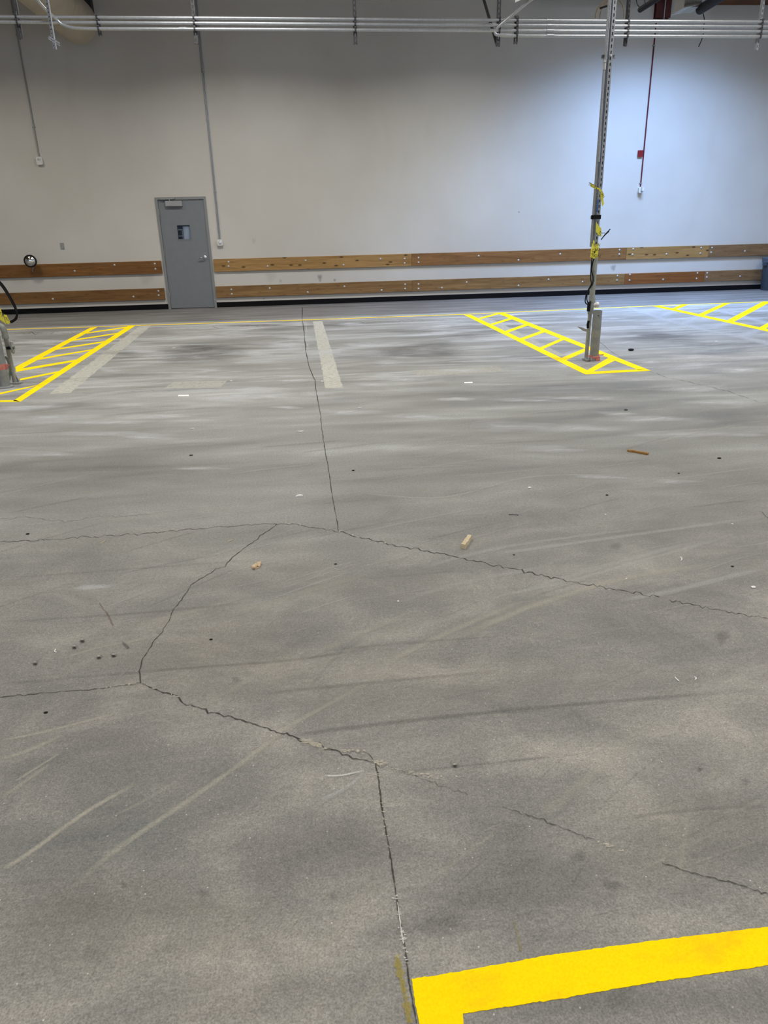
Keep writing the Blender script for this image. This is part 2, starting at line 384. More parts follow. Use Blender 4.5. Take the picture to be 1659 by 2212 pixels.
# ------------------------------------------------------------------ floor (slab, cracks, wear)
fl = MB(); fl.box((XL, YB, -0.2), (XR, D+1.6, 0))
ZL = [0.00012]
def nz():
    ZL[0] += 0.000004; return ZL[0]
def subdiv(pts, n):
    out = []
    for a, b in zip(pts[:-1], pts[1:]):
        for i in range(n): out.append(a.lerp(b, i/n))
    out.append(pts[-1]); return out
def smoothp(pts, n):                       # Catmull-Rom
    P = [pts[0]]+list(pts)+[pts[-1]]; out = []
    for i in range(1, len(P)-2):
        for k in range(n):
            t = k/n; a, b, c, d = P[i-1], P[i], P[i+1], P[i+2]
            out.append(0.5*((2*b)+(c-a)*t+(2*a-5*b+4*c-d)*t*t+(3*b-a-3*c+d)*t*t*t))
    out.append(P[-2]); return out
def ribbon(pts, wid, rgb, alpha, mat, hard=False, taper=True, jag=0.0):
    z = nz(); n = len(pts); prof = ((-0.5, 1), (0.5, 1)) if hard else ((-1, 0), (-0.45, 0.75), (0, 1), (0.45, 0.75), (1, 0))
    k = len(prof); vs = []; cs = []
    for i, p in enumerate(pts):
        t = (pts[min(i+1, n-1)]-pts[max(i-1, 0)]); t.z = 0; t.normalize(); nr = V((-t.y, t.x, 0))
        ww = wid[i] if isinstance(wid, list) else wid
        s = i/(n-1); al = alpha*(min(1, s/0.2, (1-s)/0.2) if taper else 1)
        for q, a in prof:
            off = ww*q*(1+random.uniform(-jag, jag))
            vs.append(V((p.x, p.y, z))+nr*off); cs.append((*rgb, al*a))
    fs = [(i*k+j, (i+1)*k+j, (i+1)*k+j+1, i*k+j+1) for i in range(n-1) for j in range(k-1)]
    fl.cur = mat; fl.add(vs, fs, cs); fl.cur = 0
def blob(u, v, du, dv, rgb, alpha, mat=1, jag=0.25, skew=0.0):
    z = nz(); c = G(u, v); rx = (G(u+du, v)-G(u-du, v))/2; ry = (G(u, v-dv)-G(u, v+dv))/2
    n = 28; vs = [V((c.x, c.y, z))]; cs = [(*rgb, alpha)]
    ph = [random.uniform(0, 6.28) for _ in range(4)]
    for ring, al in ((0.45, 0.8), (0.75, 0.4), (1.0, 0.0)):
        for j in range(n):
            a = 2*math.pi*j/n; rr = ring*(1+jag*(0.5*math.sin(2*a+ph[0])+0.4*math.sin(3*a+ph[1])+0.3*math.sin(5*a+ph[2])+0.2*math.sin(9*a+ph[3])))
            p = c+rx*(rr*math.cos(a)+skew*rr*math.sin(a))+ry*rr*math.sin(a); vs.append(V((p.x, p.y, z))); cs.append((*rgb, alpha*al))
    fs = [(0, 1+j, 1+(j+1) % n) for j in range(n)]
    for r in range(2): fs += [(1+r*n+j, 1+(r+1)*n+j, 1+(r+1)*n+(j+1) % n, 1+r*n+(j+1) % n) for j in range(n)]
    fl.cur = mat; fl.add(vs, fs, cs); fl.cur = 0
def gp(*px): return [G(u, v) for u, v in px]
LIGHT = srgb(176, 175, 170); WHITE = srgb(205, 207, 208); DARK = srgb(84, 82, 80); WARML = srgb(172, 166, 150)
# ground-off strips where old lines were
def strip(px, w, rgb=srgb(184, 183, 172), alpha=0.85, jag=0.07):
    ribbon(subdiv(gp(*px), 60), w, rgb, alpha, 3, hard=True, taper=False, jag=jag)
strip([(686, 694), (722, 838)], 0.165)
strip([(314, 704), (128, 850)], 0.20)
strip([(1030, 682), (1060, 694), (1113, 720), (1152, 741), (1207, 769)], 0.17, alpha=0.7)
strip([(365, 832), (484, 829)], 0.35, alpha=0.6)
strip([(895, 806), (960, 803), (1085, 797)], 0.33, alpha=0.55)
strip([(1395, 779), (1560, 774)], 0.32, srgb(178, 180, 178), 0.5)
for px in ([(1362, 665), (1430, 688), (1520, 712), (1600, 727), (1680, 747)], [(1428, 683), (1470, 665)], [(1478, 699), (1510, 682)],
           [(1536, 710), (1585, 690)], [(1600, 727), (1640, 712)], [(1560, 672), (1680, 704)]):
    ribbon(subdiv(gp(*px), 14), 0.13, srgb(190, 194, 198), 0.5, 3, hard=False, taper=False, jag=0.1)
# white smears
SM = [(90, 740, 50, 5), (150, 775, 60, 5), (60, 798, 40, 4), (240, 800, 30, 4), (420, 772, 40, 5), (560, 765, 40, 6), (620, 745, 60, 8), (640, 700, 50, 5),
      (640, 728, 60, 5), (780, 745, 40, 7), (760, 700, 40, 5), (840, 782, 40, 6), (800, 830, 50, 4), (860, 820, 50, 4), (640, 822, 40, 4), (560, 845, 60, 5),
      (570, 856, 70, 7), (690, 850, 60, 5), (620, 880, 40, 4), (330, 900, 110, 6), (240, 912, 120, 5), (420, 908, 60, 4), (250, 938, 130, 8), (320, 945, 60, 5),
      (120, 905, 120, 10), (60, 880, 90, 10), (985, 862, 45, 5), (1130, 864, 90, 5), (1330, 893, 60, 5), (1400, 905, 110, 9), (1460, 937, 140, 10),
      (1240, 925, 130, 10), (1100, 920, 120, 12), (1180, 970, 100, 8), (1290, 1030, 60, 5), (1460, 1040, 60, 5), (960, 720, 40, 5), (1160, 745, 30, 4),
      (1225, 790, 35, 6), (1300, 812, 40, 5), (1420, 700, 40, 5), (1450, 712, 40, 5), (1360, 706, 40, 4), (1400, 782, 30, 4), (1500, 840, 90, 7),
      (1620, 940, 60, 4), (1250, 860, 100, 6), (1050, 830, 60, 4), (1000, 800, 60, 4), (200, 1268, 45, 7), (440, 1012, 70, 4), (760, 890, 100, 6),
      (80, 980, 90, 8), (500, 860, 80, 8), (900, 900, 90, 6), (1560, 870, 90, 7), (1600, 800, 80, 6), (1500, 770, 80, 6), (700, 760, 70, 8), (320, 760, 60, 6)]
for (u, v, du, dv) in SM: blob(u, v, du, dv, WHITE, 0.62, 1, 0.3, random.uniform(-0.3, 0.3))
# grime
for (u, v, du, dv, a) in [(430, 765, 110, 22, .75), (470, 752, 70, 10, .6), (560, 703, 90, 4, .6), (880, 760, 80, 14, .6), (930, 745, 60, 10, .55), (960, 760, 50, 10, .5),
                          (1430, 730, 110, 10, .75), (1400, 722, 60, 5, .6), (880, 715, 70, 6, .4), (1500, 742, 70, 6, .4), (330, 720, 60, 8, .4), (250, 762, 60, 6, .35),
                          (1010, 726, 30, 6, .3), (1560, 745, 90, 8, .3), (1380, 845, 120, 14, .3), (1000, 850, 150, 10, .3), (300, 880, 200, 8, .3), (1400, 1000, 120, 12, .2),
                          (60, 720, 60, 6, .4), (120, 730, 80, 6, .3)]:
    blob(u, v, du, dv, srgb(84, 82, 80), a*0.62, 1, 0.3, random.uniform(-0.3, 0.3))
for (u, v, r, a) in [(1560, 1375, 22, .5), (1610, 1690, 12, .6), (1325, 1915, 22, .5), (720, 1936, 12, .5), (268, 1912, 12, .5), (440, 1930, 16, .5), (1512, 1662, 9, .7), (344, 1367, 9, .7),
                     (510, 1468, 12, .5), (1330, 1180, 14, .35), (1250, 1850, 18, .4), (1500, 1850, 12, .3), (960, 2000, 50, .25), (1340, 2150, 40, .3), (50, 2105, 7, .6), (200, 2060, 30, .25)]:
    blob(u, v, r, r*0.7, srgb(98, 96, 94), a*0.8, 1)
# broad tone patches
BT = [(300, 1990, 420, 120, srgb(150, 146, 132), .4), (100, 1830, 200, 70, srgb(132, 138, 138), .5), (280, 1780, 160, 90, srgb(134, 140, 140), .4), (1500, 1800, 260, 140, srgb(156, 152, 138), .35),
                               (900, 1480, 380, 90, srgb(158, 154, 144), .35), (450, 1400, 320, 110, srgb(160, 154, 142), .4), (700, 1250, 420, 60, srgb(160, 155, 146), .3), (1150, 1960, 360, 110, srgb(118, 117, 118), .45),
                               (1100, 1840, 160, 60, srgb(120, 120, 120), .35), (700, 1850, 240, 90, srgb(124, 120, 116), .35), (1400, 1300, 220, 60, srgb(146, 140, 138), .3), (200, 1560, 260, 60, srgb(134, 130, 128), .35),
                               (1350, 1470, 260, 40, srgb(156, 154, 146), .35), (1500, 1150, 260, 70, srgb(150, 148, 146), .3), (1500, 2150, 420, 60, srgb(112, 112, 112), .5), (500, 2150, 340, 60, srgb(130, 124, 116), .3)]
for (u, v, du, dv, rgb, a) in BT: blob(u, v, du, dv, rgb, a*0.65, 1, 0.25)
# long light scrapes and dark tyre lines
def line(px, wpx, rgb, a, n=12):
    wpx *= 0.75; a *= 0.85
    pts = smoothp(gp(*px), n); c = px[len(px)//2]
    w = (G(c[0], c[1]-wpx/2)-G(c[0], c[1]+wpx/2)).length*0.5
    ribbon(pts, w, rgb, a, 3)
for px, wp, a in [([(0, 1880), (60, 1845), (190, 1752), (300, 1690)], 16, .75), ([(150, 1925), (260, 1830), (450, 1700), (580, 1605), (640, 1560), (900, 1420)], 16, .6),
                  ([(0, 1600), (100, 1580), (280, 1534)], 10, .6), ([(0, 1640), (60, 1622), (130, 1590)], 14, .6), ([(30, 1690), (130, 1627)], 8, .6), ([(0, 1725), (110, 1650)], 12, .5),
                  ([(250, 1760), (330, 1720), (420, 1660)], 12, .3), ([(130, 1424), (220, 1398), (330, 1378)], 8, .5), ([(290, 1350), (420, 1320), (560, 1280)], 14, .35),
                  ([(640, 2080), (760, 1960), (830, 1880)], 18, .35), ([(400, 2110), (500, 2030), (560, 1960)], 18, .28), ([(600, 2140), (680, 2060), (760, 1990)], 22, .35), ([(590, 2030), (650, 1980), (720, 1920)], 14, .3),
                  ([(930, 1900), (1000, 1850), (1080, 1790)], 14, .3), ([(740, 2212), (800, 2150), (870, 2080)], 20, .35),
                  ([(1330, 1300), (1480, 1270), (1659, 1225)], 14, .5), ([(960, 1390), (1150, 1310), (1350, 1250), (1560, 1215)], 14, .55), ([(820, 1440), (960, 1370), (1150, 1290)], 16, .5),
                  ([(1100, 1285), (1300, 1225), (1500, 1170)], 12, .4), ([(900, 1230), (1100, 1180), (1400, 1140)], 10, .4), ([(1050, 1200), (1300, 1165), (1659, 1115)], 10, .5), ([(1060, 1290), (1250, 1250), (1600, 1150)], 9, .45),
                  ([(860, 1300), (1000, 1260), (1200, 1220)], 12, .3), ([(500, 1330), (620, 1290), (800, 1240)], 16, .3), ([(1170, 1760), (1250, 1700), (1400, 1560)], 30, .3), ([(1520, 1690), (1560, 1660)], 18, .3),
                  ([(1460, 1930), (1480, 1800), (1490, 1740)], 16, .3), ([(1560, 1760), (1659, 1725)], 14, .3), ([(0, 1140), (250, 1115), (560, 1082)], 6, .3), ([(740, 1060), (950, 1075), (1150, 1030), (1400, 1026)], 5, .45),
                  ([(640, 1430), (800, 1360), (900, 1320)], 16, .3), ([(380, 1560), (520, 1480), (640, 1410)], 18, .25), ([(540, 1480), (700, 1430), (960, 1310)], 14, .3)]:
    line(px, wp, srgb(186, 182, 168) if px[0][1] > 1300 else srgb(190, 190, 184), min(0.95, a*1.0))
for px, wp, a in [([(560, 1600), (760, 1572), (1000, 1545), (1300, 1517), (1659, 1490)], 15, .6), ([(840, 1672), (1000, 1655), (1240, 1630)], 10, .5), ([(260, 1455), (450, 1440), (640, 1425), (800, 1400)], 10, .5),
                  ([(0, 1478), (150, 1465), (310, 1452)], 10, .4), ([(0, 1345), (150, 1335), (330, 1322), (560, 1300)], 9, .4), ([(560, 1500), (800, 1475), (1080, 1450)], 12, .45),
                  ([(700, 1405), (900, 1388), (1120, 1372)], 9, .4), ([(0, 1250), (300, 1228), (560, 1210)], 8, .3), ([(0, 2000), (200, 1990)], 14, .2), ([(1320, 1770), (1500, 1750), (1659, 1740)], 12, .35),
                  ([(560, 966), (620, 962), (760, 950)], 6, .4), ([(0, 940), (160, 930)], 6, .3), ([(800, 1250), (1000, 1232)], 8, .25)]:
    line(px, wp, DARK, a*0.42)
for k in range(110):                       # fine fan of swept scratches in the foreground
    u = random.uniform(-50, 1650); v = random.uniform(1330, 2190); L = random.uniform(60, 230)
    ang = math.radians(random.gauss(34 if u < 900 else 26, 8)+(v-1330)*0.012)
    line([(u, v), (u+L*0.5*math.cos(ang), v-L*0.5*math.sin(ang)-2), (u+L*math.cos(ang), v-L*math.sin(ang))], random.uniform(2.5, 8), srgb(184, 180, 166) if k % 6 else srgb(100, 98, 94), random.uniform(.08, .24) if k % 6 else 0.12, 5)
for k in range(90):                        # shallower ones further away
    u = random.uniform(-50, 1650); v = random.uniform(880, 1330); L = random.uniform(80, 300)
    ang = math.radians(random.gauss(4+(v-880)*0.03, 4))
    line([(u, v), (u+L*0.5*math.cos(ang), v-L*0.5*math.sin(ang)-1), (u+L*math.cos(ang), v-L*math.sin(ang))], random.uniform(2, 6), srgb(190, 190, 185) if k % 4 else srgb(100, 98, 96), random.uniform(.12, .35) if k % 4 else 0.16, 5)
# the white comet-shaped scuff by the lower crack
line([(700, 1676), (735, 1676), (790, 1665)], 7, srgb(205, 206, 200), .95); line([(690, 1730), (745, 1705), (785, 1672)], 12, srgb(188, 190, 186), .55)
line([(640, 1765), (700, 1732), (760, 1700)], 14, srgb(176, 176, 170), .4)
line([(1370, 1690), (1372, 1705)], 3, WHITE, .1)
# cracks
def crack(px, wpx=2.2, a=0.9, jit=1.6, rgb=srgb(58, 55, 51), n=9):
    wpx *= 0.9
    pts = []
    base = []
    for a0, b0 in zip(px[:-1], px[1:]):
        L = math.hypot(b0[0]-a0[0], b0[1]-a0[1]); k = max(2, int(L/7))
        for i in range(k): base.append((a0[0]+(b0[0]-a0[0])*i/k, a0[1]+(b0[1]-a0[1])*i/k))
    base.append(px[-1])
    for i, (u, v) in enumerate(base):
        j = 0 if i in (0, len(base)-1) else jit
        pts.append(G(u+random.gauss(0, j*0.5), v+random.gauss(0, j)))
    ws = []
    for (u, v) in base: ws.append((G(u+0.5, v)-G(u-0.5, v)).length*wpx*random.uniform(0.4, 1.5))
    ribbon(pts, ws, rgb, a, 3, hard=True, taper=False)
def chips(px, n, spread, size=3, rgb=srgb(190, 184, 168), a=.8):
    for i in range(n):
        k = random.randrange(len(px)-1); t = random.random(); u = px[k][0]+(px[k+1][0]-px[k][0])*t; v = px[k][1]+(px[k+1][1]-px[k][1])*t
        blob(u+random.gauss(0, spread), v+random.gauss(0, spread*0.6), size*random.uniform(0.6, 2.4), size*random.uniform(0.4, 0.9), rgb, a, 2, 0.4)
c_main = [(653, 664), (653, 690), (656, 712), (660, 755), (667, 790), (680, 822), (684, 850), (693, 900), (698, 950), (707, 1000), (712, 1030), (720, 1085), (732, 1150)]
crack(c_main, 1.7, .9, 0.9); crack([(660, 692), (663, 730), (668, 770)], 1.0, .5, 0.6, srgb(200, 200, 198))
c_b = [(732, 1150), (860, 1180), (960, 1198), (1100, 1228), (1260, 1262), (1424, 1290)]; crack(c_b, 2.3)
crack([(1446, 1296), (1560, 1320), (1659, 1337)], 2.3)
c_bl = [(0, 1171), (110, 1166), (240, 1158), (340, 1150), (480, 1138), (600, 1130), (640, 1134), (732, 1150)]; crack(c_bl, 1.8, .85, 1.2); chips(c_bl[5:]+c_b[:2], 16, 3, 2.4)
crack([(0, 1121), (60, 1118), (140, 1128), (200, 1118), (330, 1112)], 1.2, .6, 1.2, srgb(84, 66, 58))
crack([(598, 1132), (520, 1190), (485, 1220), (412, 1265), (405, 1278), (374, 1318), (366, 1340), (350, 1364), (322, 1400), (308, 1425), (302, 1450), (304, 1476)], 2.0, .85, 1.5)
c_l = [(0, 1507), (60, 1500), (150, 1494), (230, 1486), (304, 1476)]; crack(c_l, 2.0, .85, 1.2); chips(c_l[3:], 8, 2, 2)
c_d = [(304, 1476), (345, 1492), (388, 1508), (396, 1520), (450, 1536), (545, 1564), (640, 1594), (690, 1612), (740, 1628), (812, 1650)]; crack(c_d, 2.8, .95, 1.8); chips(c_d[:3], 6, 3, 2.5)
crack([(640, 1594), (655, 1606), (690, 1604), (700, 1618)], 2.2)
chips([(655, 1600), (700, 1616)], 12, 5, 6); chips([(740, 1622), (790, 1624)], 10, 3, 5); chips([(812, 1650), (870, 1668), (960, 1680)], 22, 4, 3.4); chips([(810, 1640), (830, 1655)], 6, 4, 4)
crack([(812, 1650), (870, 1668), (940, 1692), (1010, 1718)], 1.8, .5, 2)
crack([(740, 1622), (795, 1628), (806, 1642)], 1.6, .7)
c_n = [(812, 1650), (820, 1700), (826, 1748), (832, 1785), (845, 1860), (853, 1920), (862, 1980), (874, 2040), (882, 2110), (896, 2190), (900, 2212)]; crack(c_n, 3.2, .9, 1.2)
chips([(853, 1935), (868, 2010), (880, 2080)], 26, 3, 3.2, srgb(205, 203, 196)); chips([(815, 1660), (845, 1860)], 22, 4, 2.4)
crack([(1086, 1744), (1140, 1762), (1230, 1795), (1285, 1814)], 2.2, .8); crack([(1430, 1865), (1500, 1888), (1560, 1902), (1659, 1932)], 2.8, .9); chips([(1285, 1814), (1345, 1840)], 10, 2.5, 3.4)
crack([(1405, 803), (1440, 815), (1500, 828), (1560, 842), (1640, 868)], 1.2, .8, .8); crack([(1290, 735), (1320, 760), (1345, 775)], 1.0, .6, .8)
crack([(0, 853), (300, 846), (560, 835), (680, 826), (780, 824), (960, 822), (1260, 808)], 1.0, .55, .7); crack([(1290, 805), (1500, 788), (1659, 776)], 1.0, .6, .6)
crack([(380, 709), (480, 707), (610, 702)], 1.8, .85, 0.8, srgb(70, 50, 38)); crack([(757, 698), (860, 694), (1000, 690)], 1.5, .75, 0.8, srgb(60, 52, 46)); crack([(20, 722), (160, 718), (250, 716)], 1.2, .6)
crack([(1105, 684), (1200, 679), (1290, 675)], 1.2, .7, .6); crack([(0, 861), (200, 856), (560, 846), (900, 834)], 0.9, .45, .5, srgb(206, 206, 202))
crack([(1290, 820), (1500, 805), (1659, 797)], 0.9, .35, .5, srgb(206, 206, 202)); crack([(215, 1303), (230, 1325), (245, 1352)], 3, .4, 1, srgb(110, 84, 74)); crack([(265, 1388), (278, 1402)], 5, .5, 1, srgb(90, 88, 86))
crack([(1640, 1105), (1659, 1120)], 1.4, .6); crack([(856, 2065), (872, 2140), (886, 2212)], 15, .45, 2, srgb(170, 152, 30)); crack([(1110, 1990), (1125, 2055)], 2.5, .55, .6, srgb(150, 140, 60))
crack([(858, 1950), (866, 2000), (872, 2040)], 3, .9, 1, srgb(200, 198, 190))
# anchor holes left by removed equipment
for (u, v) in [(178, 1385), (161, 1399), (214, 1421), (246, 1417), (76, 1434), (983, 1655)]:
    blob(u, v-1, 9, 6, srgb(120, 117, 110), .7, 2, .3); blob(u, v+1.5, 5.5, 3.0, srgb(46, 44, 42), 1.0, 2, .2); blob(u-1, v-3, 6, 1.8, srgb(186, 184, 176), .8, 2, .2)
struct('floor', fl, ['floor', 'stain_soft', 'stain_hard', 'stain_line'])

# ------------------------------------------------------------------ baseboard
bb = MB(); bb.box((XL, D-0.012, 0), (dx0, D, 0.105)); struct('baseboard_left', bb, 'blackbase')
bb = MB(); bb.box((dx1, D-0.012, 0), (XR, D, 0.105)); struct('baseboard_right', bb, 'blackbase')

# ------------------------------------------------------------------ timber guard rails
def guard(name, x0, x1, z0, z1, mat, label, bolts, thick=0.04):
    loc = ((x0+x1)/2, D-thick, z0); r = empty('guard_board', loc, label, 'wall guard board', 'timber guard boards along the wall')
    b = MB(); e = 0.004
    pts = [(x0, D-0.001, z0), (x0, D-thick+e, z0), (x0+0, D-thick, z0+e), (x0, D-thick, z1-e), (x0, D-thick+e, z1), (x0, D-0.001, z1)]
    b.prism(pts, (x1-x0-0.004, 0, 0)); put('board', b, mat, r, smooth=False)
    for (bx, bz) in bolts:
        k = MB(); k.lathe((bx, D-thick+0.001, bz), [(0.021, 0.0), (0.021, -0.004), (0.015, -0.010), (0.004, -0.013)], 14, 'y')
        put('bolt', k, 'bright_steel', r)
def bolts(pxs):
    return [(Wp(u, v, 0.045).x, Wp(u, v, 0.045).z) for u, v in pxs]
zu0, zu1, zl0, zl1 = 0.725, 0.976, 0.20, 0.431
xa = Wp(350.5, 580).x; xb = Wp(462, 570).x; xc = Wp(889, 560).x; xd_ = Wp(1352, 545).x; xe = Wp(1529, 541).x; xe2 = Wp(1520, 596).x; xd2 = Wp(1348, 601).x
guard('a', -9.5, xa, zu0, zu1, 'wood_orange', 'orange-brown upper guard board left of the grey door, the round mirror in front of it', bolts([(161, 585.5), (247, 572.5), (334, 570), (335.5, 581)])) 
guard('b', -9.5, Wp(356, 630).x, zl0, zl1, 'wood_orange2', 'brown lower guard board left of the grey door', bolts([(114, 646), (288, 641), (342, 629), (342.5, 638)]))
guard('c', xb, xc, zu0, zu1, 'wood_pale', 'pale knotty upper guard board just right of the grey door', bolts([(493.5, 566), (493.5, 575.5), (578, 575.5), (660, 563), (742, 572.5), (822, 559.5), (874, 559), (874, 568.5)]))
guard('d', Wp(467, 630).x, xc, zl0, zl1, 'wood_mid2', 'worn brown lower guard board just right of the grey door', bolts([(499.5, 625.5), (500.5, 635.5), (582.5, 623), (665, 631.5), (744, 619), (824.5, 627), (875, 614.5), (875, 624)]))
guard('e', xc, xd_, zu0, zu1, 'wood_mid', 'reddish-brown long upper guard board behind the slotted steel post', bolts([(904, 557), (904, 567), (1034, 553), (1120, 562), (1210, 549), (1338.5, 540), (1338, 549.5)]))
guard('f', xc, xd2, zl0, zl1, 'wood_mid2', 'brown long lower guard board behind the slotted steel post', bolts([(904, 614), (904, 624), (954.5, 622), (1008, 610), (1120, 617), (1185, 604), (1258.5, 609), (1334, 596), (1333, 605.5)]))
guard('g', xd_, xe, zu0, zu1, 'wood_pale', 'figured golden upper guard board right of the slotted steel post', bolts([(1368, 538), (1366.5, 550), (1440, 549), (1515, 535.5), (1513, 547.5)]))
guard('h', xd2, xe2, zl0, zl1, 'wood_red', 'orange-red lower guard board right of the slotted steel post', bolts([(1361, 593.5), (1360, 605.5), (1432.5, 604), (1507, 590), (1505, 602)]))
guard('i', xe, 15.5, zu0, zu1, 'wood_grey', 'greyish-brown upper guard board above the bin', bolts([(1538.5, 535.5), (1536.5, 545.5), (1609.5, 542.5)]))
guard('j', xe2, 15.5, zl0, zl1, 'wood_grey', 'greyish-brown lower guard board running behind the bin', bolts([(1528, 590), (1527, 599), (1599, 597)]))

# ------------------------------------------------------------------ door
dr = empty('door_1', (dx0, D, 0), 'x', 'x'); del dr['label']; del dr['category']; dr['kind'] = 'structure'
fr = MB(); fw = 0.05; yf = D-0.02
fr.box((dx0, yf, 0), (dx0+fw, D+0.14, dz1)).box((dx1-fw, yf, 0), (dx1, D+0.14, dz1)).box((dx0+fw, yf, dz1-fw), (dx1-fw, D+0.14, dz1))
fr.box((dx0+fw, D+0.05, 0), (dx0+fw+0.02, D+0.14, dz1-fw)).box((dx1-fw-0.02, D+0.05, 0), (dx1-fw, D+0.14, dz1-fw))
put('door_frame', fr, 'doorframe', dr, smooth=False)
lx0, lx1, lz0, lz1 = dx0+fw+0.004, dx1-fw-0.004, 0.012, dz1-fw-0.004
wx0, wx1 = Wp(383.5, 500).x-0.0, Wp(411, 500).x; wz0, wz1 = Wp(397, 516.5).z, Wp(397, 486.5).z
ly0, ly1 = D-0.0, D+0.045
lf = MB()
lf.box((lx0, ly0, lz0), (wx0, ly1, lz1)).box((wx1, ly0, lz0), (lx1, ly1, lz1)).box((wx0, ly0, lz0), (wx1, ly1, wz0)).box((wx0, ly0, wz1), (wx1, ly1, lz1))
leaf = put('door_leaf', lf, 'door', dr, smooth=False)
st = MB(); t = 0.022
st.box((wx0-t, ly0-0.006, wz0-t), (wx0, ly0, wz1+t)).box((wx1, ly0-0.006, wz0-t), (wx1+t, ly0, wz1+t)).box((wx0, ly0-0.006, wz0-t), (wx1, ly0, wz0)).box((wx0, ly0-0.006, wz1), (wx1, ly0, wz1+t))
vf = put('vision_window_frame', st, 'door', dr, smooth=False)
put('window_pane', MB().box((wx0, ly0+0.015, wz0), (wx1, ly0+0.021, wz1)), 'glass', vf, smooth=False)
for hz in (Wp(343, 458).z, Wp(354.5, 546).z, Wp(366, 635).z):
    h = MB(); h.tube([(lx0-0.004, D-0.026, hz-0.06), (lx0-0.004, D-0.026, hz+0.06)], 0.009, 10); h.box((lx0-0.02, D-0.0225, hz-0.057), (lx0-0.004, D-0.0205, hz+0.057)); put('hinge', h, 'galv_dull', dr)
cz0, cz1 = Wp(375, 445.5).z, Wp(375, 434).z; cx0, cx1 = Wp(358, 440).x, Wp(394, 440).x
cl = MB(); cl.box((cx0, D-0.062, cz0), (cx1, D-0.002, cz1)); clo = put('door_closer', cl, 'closer', dr, smooth=False, label='pale grey door closer box')
am = MB(); am.tube([(cx0+0.09, D-0.045, cz1-0.005), (cx0+0.09, D-0.045, cz1+0.035)], 0.012, 10)
am.box((cx0-0.10, D-0.055, cz1+0.028), (cx0+0.19, D-0.047, cz1+0.048)); am.box((cx0-0.12, D-0.045, cz1+0.044), (cx0+0.20, D-0.030, cz1+0.058)); am.box((cx0+0.17, D-0.06, cz1+0.035), (cx0+0.20, D-0.02, cz1+0.06))
put('closer_arm', am, 'galv_dull', clo)
hx, hz = Wp(443, 557).x, Wp(443, 557).z
hd = MB(); hd.lathe((hx, D-0.001, hz+0.012), [(0.036, 0), (0.036, -0.008), (0.026, -0.016), (0.016, -0.018), (0.016, -0.05)], 20, 'y')
hd.tube([(hx, D-0.05, hz+0.012), (hx-0.03, D-0.056, hz+0.008), (hx-0.10, D-0.056, hz-0.002), (hx-0.118, D-0.045, hz-0.006)], 0.011, 10)
put('door_handle', hd, 'chrome', dr, label='shiny lever handle')
put('threshold', MB().box((dx0+fw, D-0.01, 0.0), (dx1-fw, D+0.14, 0.008)), 'dark_metal', dr, smooth=False)
# stair lobby behind the door pane
vb = MB(); a0, a1 = dx0-0.6, dx1+0.6
vb.box((a0-0.1, D+1.6, 0), (a1+0.1, D+1.7, 2.6)).box((a0-0.1, D+0.2, 0), (a0, D+1.6, 2.6)).box((a1, D+0.2, 0), (a1+0.1, D+1.6, 2.6)).box((a0-0.1, D+0.2, 2.6), (a1+0.1, D+1.7, 2.7))
struct('wall_lobby', vb, 'dark_room')
rl = MB()
px0 = wx0-0.02
for zz in (wz0+0.055, wz1-0.09): rl.box((px0, D+0.20, zz), (px0+0.3, D+0.22, zz+0.016))
rl.box((wx0+0.055, D+0.2, wz0-0.4), (wx0+0.071, D+0.22, wz1-0.09))
rl.box((wx0+0.1, D+0.2, 0.0), (wx0+0.13, D+0.24, wz0+0.06))
thing('stair_railing', rl, 'white_plastic', 'white stair railing seen through the small door window', 'railing', ((wx0+wx1)/2, D+0.21, 0), smooth=False)
pc = MB(); pcx = (wx0+wx1)/2+0.045; 
for i in range(14):
    a = math.radians(200+i*140/13); b_ = math.radians(200+(i+1)*140/13)
    if i < 13:
        p = [(pcx+0.085*math.cos(q), D+0.135+0.075*math.sin(q)) for q in (a, b_)]
        pc.add([(p[0][0], p[0][1], wz0-0.01), (p[1][0], p[1][1], wz0-0.01), (p[1][0], p[1][1], wz1-0.022), (p[0][0], p[0][1], wz1-0.022),
                (p[0][0], p[0][1]+0.001, wz0-0.01), (p[1][0], p[1][1]+0.001, wz0-0.01), (p[1][0], p[1][1]+0.001, wz1-0.022), (p[0][0], p[0][1]+0.001, wz1-0.022)], [(0, 1, 2, 3), (7, 6, 5, 4), (3, 2, 6, 7), (0, 4, 5, 1)])
thing('paper_sheet', pc, 'paper', 'pale blue curled paper sheet behind the small door window', 'paper', (pcx, D+0.1, wz0))
area('lobby_fill', ((dx0+dx1)/2-0.2, D+0.8, 2.5), 0.5, 0.5, 6, (0.75, 0.85, 1))  # added fill lamp that brightens the paper behind the pane

# ------------------------------------------------------------------ wall conduits and boxes
def octbox(c, w, h, d, ch):
    m = MB(); x, y, z = c
    pts = [(x-w, y, z-h+ch), (x-w+ch, y, z-h), (x+w-ch, y, z-h), (x+w, y, z-h+ch), (x+w, y, z+h-ch), (x+w-ch, y, z+h), (x-w+ch, y, z+h), (x-w, y, z+h-ch)]
    m.prism(pts, (0, -d, 0)); return m
def text_into(mb, txt, size, mat, align='CENTER'):
    cu = bpy.data.curves.new('t', 'FONT'); cu.body = txt; cu.size = size; cu.align_x = align; cu.align_y = 'CENTER'; cu.resolution_u = 2
    o = bpy.data.objects.new('t', cu); col.objects.link(o); bpy.context.view_layer.update()
    me = o.evaluated_get(bpy.context.evaluated_depsgraph_get()).to_mesh()
    mb.add([mat @ v.co for v in me.vertices], [tuple(p.vertices) for p in me.polygons])
    bpy.data.objects.remove(o); bpy.data.curves.remove(cu)
FACE = Matrix(((1, 0, 0, 0), (0, 0, -1, 0), (0, 1, 0, 0), (0, 0, 0, 1)))      # text facing -Y
